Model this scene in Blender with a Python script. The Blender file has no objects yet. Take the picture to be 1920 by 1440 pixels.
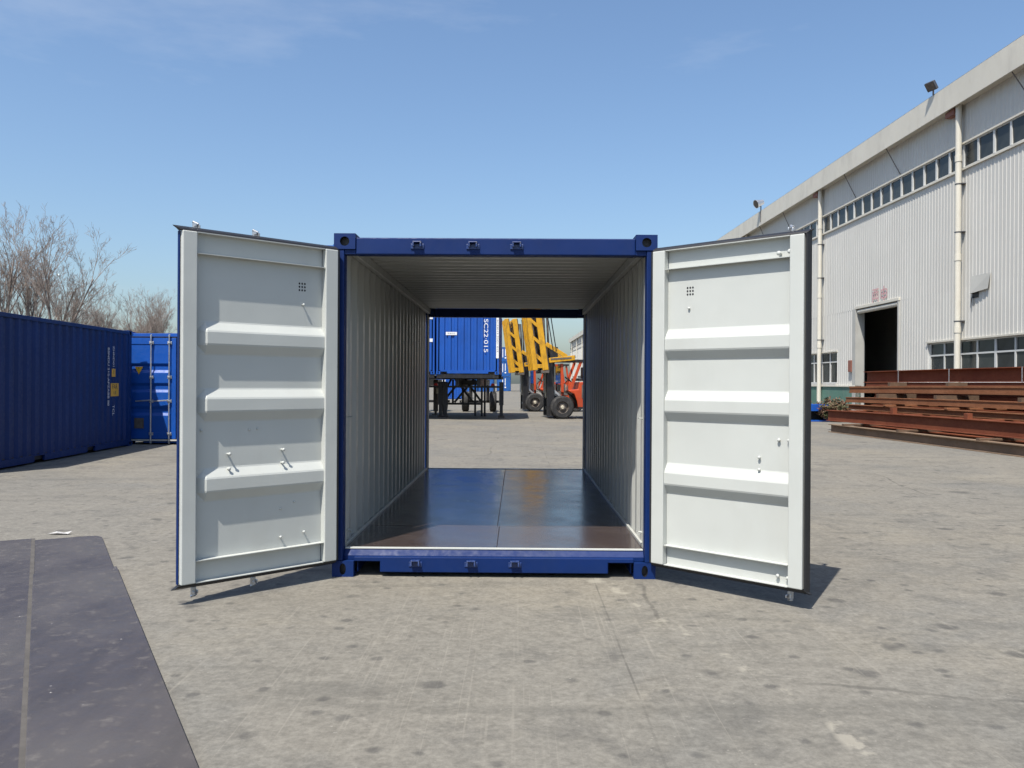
import bpy, math, random
from mathutils import Vector, Matrix
R = math.radians
SC = bpy.context.scene
COL = SC.collection

# ------------------------------------------------------------------ camera
cam_d = bpy.data.cameras.new('camera'); cam = bpy.data.objects.new('camera', cam_d); COL.objects.link(cam)
SC.camera = cam
cam_d.sensor_width = 36.0; cam_d.lens = 36.0*1547.28/1920; cam_d.clip_start = 0.05; cam_d.clip_end = 3000
yaw, pitch, roll = 0.00696, -0.00137, 0.00624
fw = Vector((-math.sin(yaw)*math.cos(pitch), math.cos(yaw)*math.cos(pitch), math.sin(pitch)))
rt = Vector((math.cos(yaw), math.sin(yaw), 0)); up = rt.cross(fw)
r2 = math.cos(roll)*rt + math.sin(roll)*up; u2 = -math.sin(roll)*rt + math.cos(roll)*up
m = Matrix((r2, u2, -fw)).transposed().to_4x4(); m.translation = Vector((0.1738, -6.2126, 1.4709))
cam.matrix_world = m

# ------------------------------------------------------------------ light
SUN_TRAVEL = Vector((0.61, 1.10, -2.20)).normalized()
w = bpy.data.worlds.new('World'); SC.world = w; w.use_nodes = True
nt = w.node_tree; nt.nodes.clear()
sky = nt.nodes.new('ShaderNodeTexSky'); sky.sky_type = 'NISHITA'; sky.sun_disc = False
to = -SUN_TRAVEL
sky.sun_elevation = math.asin(to.z); sky.sun_rotation = math.atan2(to.x, to.y)
sky.altitude = 0; sky.air_density = 1.15; sky.dust_density = 2.1; sky.ozone_density = 3.0
hsv = nt.nodes.new('ShaderNodeHueSaturation'); hsv.inputs['Saturation'].default_value = 1.0
# thin wisps of high cloud
tc = nt.nodes.new('ShaderNodeTexCoord'); mp = nt.nodes.new('ShaderNodeMapping'); mp.inputs['Scale'].default_value = (1.2, 1.6, 5.0)
mp.inputs['Location'].default_value = (-3.5, 1.13, 2.82)
nz = nt.nodes.new('ShaderNodeTexNoise'); nz.inputs['Scale'].default_value = 1.1; nz.inputs['Detail'].default_value = 7; nz.inputs['Roughness'].default_value = 0.62
rp = nt.nodes.new('ShaderNodeValToRGB'); rp.color_ramp.elements[0].position = 0.61; rp.color_ramp.elements[1].position = 0.9
rp.color_ramp.elements[1].color = (0.35, 0.35, 0.35, 1)
mx = nt.nodes.new('ShaderNodeMix'); mx.data_type = 'RGBA'
bg = nt.nodes.new('ShaderNodeBackground'); bg.inputs['Strength'].default_value = 0.106
wo = nt.nodes.new('ShaderNodeOutputWorld')
L = nt.links.new
tn = nt.nodes.new('ShaderNodeMix'); tn.data_type = 'RGBA'; tn.blend_type = 'MULTIPLY'; tn.inputs[0].default_value = 1.0; tn.inputs[7].default_value = (0.91, 0.985, 1.05, 1)
L(sky.outputs[0], tn.inputs[6]); L(tn.outputs[2], hsv.inputs['Color']); L(tc.outputs['Generated'], mp.inputs[0]); L(mp.outputs[0], nz.inputs[0]); L(nz.outputs[0], rp.inputs[0])
L(rp.outputs[0], mx.inputs[0]); L(hsv.outputs[0], mx.inputs[6]); mx.inputs[7].default_value = (5.0, 5.3, 5.8, 1)
L(mx.outputs[2], bg.inputs[0]); L(bg.outputs[0], wo.inputs[0])
sd = bpy.data.lights.new('sun', 'SUN'); sd.energy = 5.0; sd.angle = R(0.53); sd.color = (1.0, 0.945, 0.86)
so = bpy.data.objects.new('sun', sd); COL.objects.link(so); so.location = (-20, -35, 60)
so.rotation_euler = SUN_TRAVEL.to_track_quat('-Z', 'Y').to_euler()
vs = SC.view_settings; vs.view_transform = 'Standard'; vs.look = 'None'; vs.exposure = 0.63; vs.gamma = 1.0; vs.use_curve_mapping = False
cy_ = SC.cycles; cy_.use_adaptive_sampling = True; cy_.adaptive_threshold = 0.02; cy_.max_bounces = 7; cy_.diffuse_bounces = 3; cy_.glossy_bounces = 3; cy_.transmission_bounces = 2

# ------------------------------------------------------------------ materials
MATS = {}
def newmat(name):
    mt = bpy.data.materials.new(name); mt.use_nodes = True; MATS[name] = mt
    return mt, mt.node_tree, mt.node_tree.nodes['Principled BSDF']
class NB:
    """small node builder"""
    def __init__(s, nt): s.nt = nt
    def n(s, t, **k):
        x = s.nt.nodes.new(t)
        for a, b in k.items(): setattr(x, a, b)
        return x
    def coord(s, kind='Object'):
        return s.n('ShaderNodeTexCoord').outputs[kind]
    def mapping(s, vec, scale=(1, 1, 1), rot=(0, 0, 0), loc=(0, 0, 0)):
        x = s.n('ShaderNodeMapping'); x.inputs['Scale'].default_value = scale; x.inputs['Rotation'].default_value = rot; x.inputs['Location'].default_value = loc
        s.nt.links.new(vec, x.inputs[0]); return x.outputs[0]
    def noise(s, vec, scale, detail=4, rough=0.55, dist=0.0):
        x = s.n('ShaderNodeTexNoise'); x.inputs['Scale'].default_value = scale; x.inputs['Detail'].default_value = detail
        x.inputs['Roughness'].default_value = rough; x.inputs['Distortion'].default_value = dist
        s.nt.links.new(vec, x.inputs[0]); return x.outputs[0]
    def ncol(s, vec, scale, detail=3):
        x = s.n('ShaderNodeTexNoise'); x.inputs['Scale'].default_value = scale; x.inputs['Detail'].default_value = detail
        s.nt.links.new(vec, x.inputs[0]); return x.outputs[1]
    def voronoi(s, vec, scale, feature='F1', out=0, rand=1.0):
        x = s.n('ShaderNodeTexVoronoi', feature=feature); x.inputs['Scale'].default_value = scale; x.inputs['Randomness'].default_value = rand
        s.nt.links.new(vec, x.inputs[0]); return x.outputs[out]
    def ramp(s, fac, a, b, lo=0.0, hi=1.0):
        x = s.n('ShaderNodeMapRange'); x.inputs[1].default_value = a; x.inputs[2].default_value = b; x.inputs[3].default_value = lo; x.inputs[4].default_value = hi
        s.nt.links.new(fac, x.inputs[0]); return x.outputs[0]
    def math(s, op, a, b=None):
        x = s.n('ShaderNodeMath', operation=op)
        for i, v in enumerate((a, b)):
            if v is None: continue
            if isinstance(v, (int, float)): x.inputs[i].default_value = v
            else: s.nt.links.new(v, x.inputs[i])
        return x.outputs[0]
    def mix(s, fac, a, b, mode='MIX'):
        x = s.n('ShaderNodeMix', data_type='RGBA', blend_type=mode)
        for i, v in ((0, fac), (6, a), (7, b)):
            if isinstance(v, (int, float)): x.inputs[i].default_value = v
            elif isinstance(v, tuple): x.inputs[i].default_value = (*v, 1) if len(v) == 3 else v
            else: s.nt.links.new(v, x.inputs[i])
        return x.outputs[2]
    def bump(s, h, strength, dist, bsdf):
        x = s.n('ShaderNodeBump'); x.inputs['Strength'].default_value = strength; x.inputs['Distance'].default_value = dist
        s.nt.links.new(h, x.inputs['Height']); s.nt.links.new(x.outputs[0], bsdf.inputs['Normal'])
def c3(c, k): return tuple(min(1, v*k) for v in c)
ALB = 0.86   # overall reflectance of the weathered surfaces under this exposure

def paint(name, col, rough=0.4, var=0.18, scale=2.0, dirt=None, dirt_amt=0.25, metal=0.0, bump=0.0, spec=0.5, wav=0.0):
    mt, nt, b = newmat(name); q = NB(nt); co = q.coord()
    n1 = q.noise(co, scale, 3, 0.6); n2 = q.noise(co, scale*14, 2, 0.6)
    col = c3(col, ALB)
    c = q.mix(q.ramp(n1, 0.3, 0.7), c3(col, 1-var), c3(col, 1+var))
    if dirt:
        dirt = c3(dirt, ALB)
        d = q.math('MULTIPLY', q.ramp(q.noise(q.mapping(co, (1, 1, 0.35)), scale*2.3, 4, 0.68), 0.5, 0.78), dirt_amt)
        c = q.mix(d, c, dirt)
    nt.links.new(c, b.inputs['Base Color'])
    nt.links.new(q.ramp(n2, 0.3, 0.7, max(0.03, rough-0.08), rough+0.1), b.inputs['Roughness'])
    b.inputs['Metallic'].default_value = metal; b.inputs['Specular IOR Level'].default_value = spec
    if wav: q.bump(q.noise(co, wav, 2, 0.5), bump, 0.02, b)
    elif bump: q.bump(n2, bump, 0.004, b)
    return mt
NAVY = paint('navy_container_paint', (0.0010, 0.0180, 0.104), 0.55, 0.12, 1.6, (0.02, 0.04, 0.08), 0.15, bump=0.12, wav=3.0, spec=0.24)
NAVY2 = paint('dull_navy_container_paint', (0.0012, 0.026, 0.135), 0.5, 0.12, 1.2, (0.012, 0.03, 0.09), 0.15, spec=0.3)
WORNB = paint('worn_blue_steel', (0.012, 0.035, 0.14), 0.4, 0.5, 22.0, (0.20, 0.23, 0.32), 0.5)
BRIGHT = paint('bright_blue_container_paint', (0.002, 0.070, 0.36), 0.45, 0.10, 1.4, (0.03, 0.11, 0.28), 0.2, wav=3.0)
BRIGHT2 = paint('sky_blue_container_paint', (0.010, 0.10, 0.36), 0.5, 0.10, 1.4, (0.08, 0.14, 0.30), 0.25)
WHITE = paint('grey_white_interior_paint', (0.495, 0.513, 0.487), 0.42, 0.03, 1.2, (0.40, 0.39, 0.35), 0.22, bump=0.22, wav=2.6)
SIDEIN = paint('grey_interior_wall_paint', (0.45, 0.46, 0.435), 0.38, 0.05, 1.2, (0.29, 0.285, 0.26), 0.3, bump=0.10, wav=5.0)
RUBBER = paint('black_door_gasket_rubber', (0.012, 0.012, 0.014), 0.5, 0.2, 6.0)
ZINC = paint('galvanised_steel', (0.55, 0.56, 0.57), 0.35, 0.18, 14.0, (0.25, 0.24, 0.22), 0.4, metal=0.75)
BLACKST = paint('black_chassis_paint', (0.007, 0.007, 0.009), 0.5, 0.3, 5.0, (0.08, 0.07, 0.06), 0.5)
TYRE = paint('tyre_rubber', (0.018, 0.018, 0.019), 0.8, 0.3, 5.0, (0.12, 0.11, 0.10), 0.6)
YELLOW = paint('worn_yellow_paint', (0.60, 0.31, 0.010), 0.45, 0.12, 3.0, (0.07, 0.035, 0.015), 0.8)
ORANGE = paint('orange_machine_paint', (0.46, 0.055, 0.010), 0.42, 0.15, 2.0, (0.16, 0.05, 0.03), 0.45)
GREYST = paint('worn_grey_steel', (0.14, 0.12, 0.105), 0.55, 0.3, 6.0, (0.05, 0.03, 0.02), 0.6, metal=0.3)
HOSE = paint('pale_hydraulic_block', (0.50, 0.46, 0.36), 0.55, 0.4, 9.0, (0.06, 0.05, 0.04), 0.8)
SIGNW = paint('white_marking_film', (0.78, 0.79, 0.80), 0.5, 0.06, 5.0)
SIGNY = paint('yellow_marking_film', (0.75, 0.42, 0.02), 0.5, 0.08, 5.0)
SIGNK = paint('dark_print', (0.03, 0.03, 0.035), 0.6, 0.1, 5.0)
REDL = paint('red_lamp_plastic', (0.7, 0.02, 0.015), 0.25, 0.1, 5.0)
TIMBER = paint('weathered_timber', (0.30, 0.19, 0.11), 0.8, 0.3, 6.0, (0.10, 0.07, 0.05), 0.5)
CREAM = paint('cream_trim_sheet', (0.60, 0.57, 0.49), 0.5, 0.05, 0.6, (0.30, 0.27, 0.23), 0.35)
PVC = paint('cream_pvc_pipe', (0.60, 0.575, 0.50), 0.4, 0.05, 1.0, (0.45, 0.40, 0.33), 0.35)
WFRAME = paint('white_window_frame', (0.56, 0.565, 0.55), 0.45, 0.05, 2.0, (0.4, 0.39, 0.36), 0.3)
GREEN = paint('faded_green_dado_paint', (0.08, 0.18, 0.14), 0.7, 0.12, 1.0, (0.20, 0.22, 0.19), 0.5)
CONCW = paint('pale_render', (0.40, 0.40, 0.375), 0.8, 0.08, 1.0, (0.3, 0.29, 0.26), 0.4)
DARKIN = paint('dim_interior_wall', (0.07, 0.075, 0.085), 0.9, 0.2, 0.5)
BROWNBOX = paint('red_brown_meter_box', (0.24, 0.09, 0.06), 0.6, 0.2, 3.0)
ALU = paint('lamp_housing', (0.09, 0.09, 0.10), 0.4, 0.1, 5.0, metal=0.4)
GREYC = paint('dark_grey_container_paint', (0.05, 0.06, 0.085), 0.5, 0.1, 1.5)
LGREY = paint('light_concrete_kerb', (0.5, 0.49, 0.46), 0.8, 0.1, 2.0)
BARK = paint('pale_bare_bark', (0.235, 0.195, 0.172), 0.9, 0.25, 3.0)
SAND = paint('pale_sand_fill', (0.075, 0.068, 0.061), 0.9, 0.2, 8.0)
DARKW = paint('gap_shaded_timber', (0.10, 0.06, 0.035), 0.85, 0.3, 6.0)  # timber coloured darker so gaps between the beam layers look shaded
PAPER = paint('crumpled_white_paper', (0.42, 0.41, 0.40), 0.8, 0.05, 8.0)

def mk_rust(name, a, b_, d):
    mt, nt, b = newmat(name); q = NB(nt); co = q.coord()
    n1 = q.noise(co, 1.3, 6, 0.65); n2 = q.noise(q.mapping(co, (1, 1, 4)), 7, 6, 0.7)
    c = q.mix(q.ramp(n1, 0.35, 0.65), a, b_); c = q.mix(q.math('MULTIPLY', q.ramp(n2, 0.5, 0.75), 0.7), c, d)
    nt.links.new(c, b.inputs['Base Color']); b.inputs['Roughness'].default_value = 0.85; b.inputs['Specular IOR Level'].default_value = 0.2
    q.bump(n2, 0.35, 0.006, b); return mt
RUST = mk_rust('red_rusted_steel', (0.135, 0.038, 0.019), (0.175, 0.056, 0.027), (0.09, 0.027, 0.014))
RUST2 = mk_rust('brown_rusted_steel', (0.165, 0.066, 0.03), (0.215, 0.095, 0.047), (0.105, 0.04, 0.02))
RUST3 = mk_rust('grey_brown_rusted_steel', (0.15, 0.108, 0.075), (0.20, 0.14, 0.095), (0.155, 0.075, 0.038))

def mk_glass():
    mt, nt, b = newmat('dusty_window_glass'); q = NB(nt); co = q.coord()
    oi = q.n('ShaderNodeObjectInfo')
    n1 = q.noise(co, 1.2, 4, 0.6)
    c = q.mix(q.ramp(n1, 0.3, 0.75), (0.010, 0.012, 0.013), (0.035, 0.04, 0.04))
    c = q.mix(q.ramp(oi.outputs['Random'], 0, 1, 0, 0.4), c, (0.06, 0.066, 0.064))
    nt.links.new(c, b.inputs['Base Color']); nt.links.new(q.ramp(q.noise(co, 3, 3), 0.3, 0.7, 0.10, 0.25), b.inputs['Roughness'])
    b.inputs['Specular IOR Level'].default_value = 0.28
    return mt
GLASS = mk_glass()
def mk_clear():
    mt, nt, b = newmat('cab_glass'); b.inputs['Base Color'].default_value = (0.03, 0.04, 0.045, 1); b.inputs['Roughness'].default_value = 0.06; return mt
CABGL = mk_clear()

def mk_sheet(name, col):
    mt, nt, b = newmat(name); q = NB(nt); co = q.coord()
    n1 = q.noise(q.mapping(co, (1, 1.6, 0.10)), 2.2, 5, 0.65); n2 = q.noise(co, 0.35, 4, 0.6)
    sy = q.n('ShaderNodeSeparateXYZ'); nt.links.new(co, sy.inputs[0]); wn = q.n('ShaderNodeTexWhiteNoise', noise_dimensions='1D')
    nt.links.new(q.math('ADD', q.math('FLOOR', q.math('DIVIDE', sy.outputs[1], 0.84)), q.math('MULTIPLY', q.math('FLOOR', q.math('DIVIDE', sy.outputs[2], 4.95)), 57.0)), wn.inputs['W'])
    c = q.mix(q.ramp(n2, 0.3, 0.7), c3(col, 0.94), c3(col, 1.05)); c = q.mix(q.ramp(wn.outputs[0], 0, 1, 0, 0.5), c, c3(col, 0.86))
    c = q.mix(q.math('MULTIPLY', q.ramp(n1, 0.5, 0.8), 0.35), c, (0.37, 0.355, 0.32))
    nt.links.new(c, b.inputs['Base Color']); b.inputs['Roughness'].default_value = 0.5
    return mt
SHEET = mk_sheet('pale_grey_wall_cladding', (0.50, 0.49, 0.455))

def mk_floor():
    mt, nt, b = newmat('lacquered_container_plywood'); q = NB(nt); co = q.coord('Object'); oi = q.n('ShaderNodeObjectInfo')
    g = q.noise(q.mapping(co, (0.9, 14, 1)), 3.0, 6, 0.65); n2 = q.noise(co, 2.0, 5, 0.65); n3 = q.noise(co, 45, 3, 0.6)
    c = q.mix(q.ramp(g, 0.3, 0.7), (0.026, 0.018, 0.016), (0.052, 0.037, 0.032))
    c = q.mix(q.ramp(oi.outputs['Random'], 0, 1, 0, 0.25), c, (0.07, 0.047, 0.036))
    c = q.mix(q.math('MULTIPLY', q.ramp(n2, 0.48, 0.75), 0.3), c, (0.11, 0.098, 0.09))
    sp = q.ramp(q.voronoi(co, 5.5), 0.05, 0.02); c = q.mix(q.math('MULTIPLY', sp, 0.7), c, (0.02, 0.014, 0.01))
    sf = q.n('ShaderNodeSeparateXYZ'); nt.links.new(co, sf.inputs[0])
    gx = q.math('MULTIPLY', q.math('SUBTRACT', q.math('FRACT', q.math('DIVIDE', q.math('ADD', sf.outputs[0], 0.1), 0.19)), 0.5), 0.19); gy = q.math('MULTIPLY', q.math('SUBTRACT', q.math('FRACT', q.math('DIVIDE', q.math('ADD', sf.outputs[1], 0.1), 0.29)), 0.5), 0.29)
    rr = q.math('SQRT', q.math('ADD', q.math('MULTIPLY', gx, gx), q.math('MULTIPLY', gy, gy)))
    c = q.mix(q.math('MULTIPLY', q.ramp(rr, 0.0085, 0.006), 0.7), c, (0.012, 0.010, 0.009))
    nt.links.new(c, b.inputs['Base Color']); b.inputs['Specular IOR Level'].default_value = 0.5
    nt.links.new(q.ramp(n2, 0.3, 0.75, 0.14, 0.30), b.inputs['Roughness'])
    q.bump(q.math('ADD', g, q.math('MULTIPLY', n3, 0.4)), 0.05, 0.004, b); return mt
PLY = mk_floor()

def mk_board():
    mt, nt, b = newmat('dusty_dark_board'); q = NB(nt); co = q.coord('Object')
    n1 = q.noise(q.mapping(co, (2.5, 0.7, 1), (0, 0, 0.9)), 1.6, 7, 0.68, 0.3); n2 = q.noise(co, 14, 5, 0.7); n3 = q.noise(co, 0.8, 3, 0.5)
    c = q.mix(q.ramp(n1, 0.32, 0.68), (0.032, 0.028, 0.031), (0.054, 0.047, 0.049))
    c = q.mix(q.math('MULTIPLY', q.ramp(n3, 0.45, 0.7), 0.55), c, (0.085, 0.077, 0.07))
    c = q.mix(q.math('MULTIPLY', q.ramp(n2, 0.56, 0.74), 0.35), c, (0.17, 0.158, 0.142))
    sp = q.ramp(q.voronoi(co, 16), 0.09, 0.05); pick = q.ramp(q.noise(co, 7, 2), 0.60, 0.66)
    c = q.mix(q.math('MULTIPLY', sp, pick), c, (0.32, 0.30, 0.28))
    nt.links.new(c, b.inputs['Base Color']); nt.links.new(q.ramp(n2, 0.3, 0.7, 0.42, 0.65), b.inputs['Roughness'])
    q.bump(n2, 0.2, 0.004, b); return mt
BOARD = mk_board()

def mk_ground():
    mt, nt, b = newmat('worn_yard_concrete'); q = NB(nt); co = q.coord('Object')
    big = q.noise(co, 0.16, 5, 0.6, 0.3); mid = q.noise(co, 0.9, 5, 0.68, 0.2); fine = q.noise(co, 11, 6, 0.75); grit = q.noise(co, 70, 2, 0.7)
    c = q.mix(q.ramp(mid, 0.3, 0.7), (0.185, 0.170, 0.147), (0.235, 0.216, 0.185))
    c = q.mix(q.ramp(big, 0.40, 0.60, 0, 0.75), c, (0.195, 0.183, 0.163))
    # grey-blue scuffed zones
    sc = q.ramp(q.noise(q.mapping(co, (1, 1, 1), loc=(7, 3, 0)), 0.33, 5, 0.66, 0.6), 0.48, 0.66)
    c = q.mix(q.math('MULTIPLY', sc, 0.55), c, (0.148, 0.147, 0.142))
    # sandy film
    sd_ = q.ramp(q.noise(q.mapping(co, (1, 1, 1), loc=(-4, 9, 0)), 0.27, 6, 0.7, 0.3), 0.50, 0.70)
    c = q.mix(q.math('MULTIPLY', sd_, 0.45), c, (0.30, 0.265, 0.205))
    c = q.mix(q.ramp(fine, 0.25, 0.75, 0, 1), q.mix(1.0, c, (0.72, 0.715, 0.71), 'MULTIPLY'), q.mix(1.0, c, (1.24, 1.24, 1.23), 'MULTIPLY'))
    # irregular stains and granular mottling
    st_ = q.ramp(q.noise(q.mapping(co, (1, 1, 1), loc=(2, -6, 0)), 2.1, 6, 0.72, 0.5), 0.53, 0.70)
    c = q.mix(q.math('MULTIPLY', st_, 0.65), c, (0.105, 0.10, 0.093))
    g4 = q.noise(co, 30, 4, 0.75)
    c = q.mix(q.ramp(g4, 0.3, 0.7), q.mix(1.0, c, (0.78, 0.78, 0.78), 'MULTIPLY'), q.mix(1.0, c, (1.2, 1.2, 1.19), 'MULTIPLY'))
    # small black oil drips
    nsp = q.ncol(co, 4.5, 4); dist = q.mapping(co, (1, 1, 0)); vn = q.noise(co, 9, 3, 0.6)
    for scale, rad, th, amt in ((0.9, 0.13, 0.60, 0.5), (2.6, 0.19, 0.50, 0.5), (6.5, 0.25, 0.50, 0.45)):
        x = q.n('ShaderNodeTexVoronoi'); x.inputs['Scale'].default_value = scale; nt.links.new(q.mix(0.16/scale**0.6, dist, nsp), x.inputs[0])
        d = q.math('ADD', x.outputs[0], q.math('MULTIPLY', q.math('SUBTRACT', vn, 0.5), rad*1.6))
        sep = q.n('ShaderNodeSeparateColor'); nt.links.new(x.outputs[1], sep.inputs[0])
        on = q.ramp(sep.outputs[0], th, th+0.02)
        c = q.mix(q.math('MULTIPLY', q.math('MULTIPLY', q.ramp(d, rad, rad*0.45), on), amt), c, (0.036, 0.036, 0.04))
    # drag scratches running away from the camera
    for rz, thr, amt, sx in ((0.0, 0.655, 0.20, 26), (0.10, 0.66, 0.17, 22), (-0.14, 0.66, 0.17, 22), (0.45, 0.68, 0.12, 10)):
        s_ = q.ramp(q.noise(q.mapping(co, (sx, 0.16, 1), (0, 0, rz), (rz*31, 2, 0)), 2.0, 2, 0.5), thr, thr+0.05)
        br = q.ramp(q.noise(co, 2.5, 3, 0.6), 0.36, 0.55)
        c = q.mix(q.math('MULTIPLY', q.math('MULTIPLY', s_, br), amt), c, (0.36, 0.33, 0.28))
    # faint tyre sweeps
    ty = q.ramp(q.noise(q.mapping(co, (0.35, 3.2, 1), (0, 0, 0.42)), 0.9, 4, 0.6, 0.5), 0.56, 0.68)
    c = q.mix(q.math('MULTIPLY', ty, 0.28), c, (0.08, 0.077, 0.07))
    gs = q.ramp(q.voronoi(co, 24), 0.16, 0.08); gp = q.ramp(q.noise(co, 6, 2), 0.52, 0.6)
    c = q.mix(q.math('MULTIPLY', q.math('MULTIPLY', gs, gp), 0.5), c, (0.34, 0.32, 0.28))
    # slab joints and a pair of curved tyre tracks
    sj = q.n('ShaderNodeSeparateXYZ'); nt.links.new(q.mix(0.014, co, q.ncol(co, 1.5)), sj.inputs[0])
    for ax_, per, off in ((1, 5.2, 1.72), (0, 4.6, 1.55)):
        fr_ = q.math('ABSOLUTE', q.math('SUBTRACT', q.math('FRACT', q.math('DIVIDE', q.math('ADD', sj.outputs[ax_], off), per)), 0.5))
        jl = q.math('MULTIPLY', q.ramp(fr_, 0.0016, 0.0008), q.ramp(q.noise(co, 1.3, 4, 0.6), 0.38, 0.58))
        c = q.mix(q.math('MULTIPLY', jl, 0.55), c, (0.075, 0.07, 0.063))
    sq_ = q.n('ShaderNodeVectorMath', operation='DISTANCE'); nt.links.new(co, sq_.inputs[0]); sq_.inputs[1].default_value = (-6.0, -10.0, 0.0)
    for rad in (14.2, 16.0, 19.5, 21.2):
        tk = q.math('MULTIPLY', q.ramp(q.math('ABSOLUTE', q.math('SUBTRACT', sq_.outputs['Value'], rad)), 0.16, 0.05), q.ramp(q.noise(co, 1.6, 5, 0.7), 0.36, 0.62))
        c = q.mix(q.math('MULTIPLY', tk, 0.28), c, (0.085, 0.082, 0.076))
    # wandering crack lines and pale patch trail
    ve = q.voronoi(q.mix(0.25, dist, q.ncol(co, 0.9, 4)), 0.23, 'DISTANCE_TO_EDGE')
    ck = q.math('MULTIPLY', q.ramp(ve, 0.0035, 0.0012), q.ramp(q.noise(co, 0.6, 3), 0.48, 0.6))
    c = q.mix(q.math('MULTIPLY', ck, 0.45), c, (0.045, 0.042, 0.04))
    sx = q.n('ShaderNodeSeparateXYZ'); nt.links.new(co, sx.inputs[0])
    tl = q.math('ADD', q.math('SUBTRACT', sx.outputs[0], q.math('MULTIPLY', sx.outputs[1], -0.29)), -0.80)
    tl = q.math('ABSOLUTE', q.math('ADD', tl, q.math('MULTIPLY', q.math('SUBTRACT', q.noise(co, 2.2, 2), 0.5), 0.35)))
    pt = q.math('MULTIPLY', q.ramp(tl, 0.06, 0.03), q.ramp(q.noise(co, 4.5, 5, 0.6), 0.50, 0.56))
    c = q.mix(q.math('MULTIPLY', pt, 0.7), c, (0.33, 0.305, 0.255))
    c = q.mix(1.0, c, (ALB*0.89, ALB*0.90, ALB*0.895), 'MULTIPLY')
    nt.links.new(c, b.inputs['Base Color']); b.inputs['Roughness'].default_value = 0.88; b.inputs['Specular IOR Level'].default_value = 0.25
    q.bump(q.math('ADD', fine, q.math('MULTIPLY', grit, 0.5)), 0.22, 0.006, b)
    return mt
GROUND = mk_ground()

def mk_leaf():
    mt, nt, b = newmat('reddish_shrub_leaf'); q = NB(nt); co = q.coord()
    c = q.mix(q.ramp(q.noise(co, 5, 3), 0.35, 0.65), (0.12, 0.045, 0.028), (0.06, 0.075, 0.03))
    nt.links.new(c, b.inputs['Base Color']); b.inputs['Roughness'].default_value = 0.7; return mt
LEAF = mk_leaf()
CHARRED = paint('faded_red_lettering', (0.62, 0.36, 0.37), 0.6, 0.1, 6.0)

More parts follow.
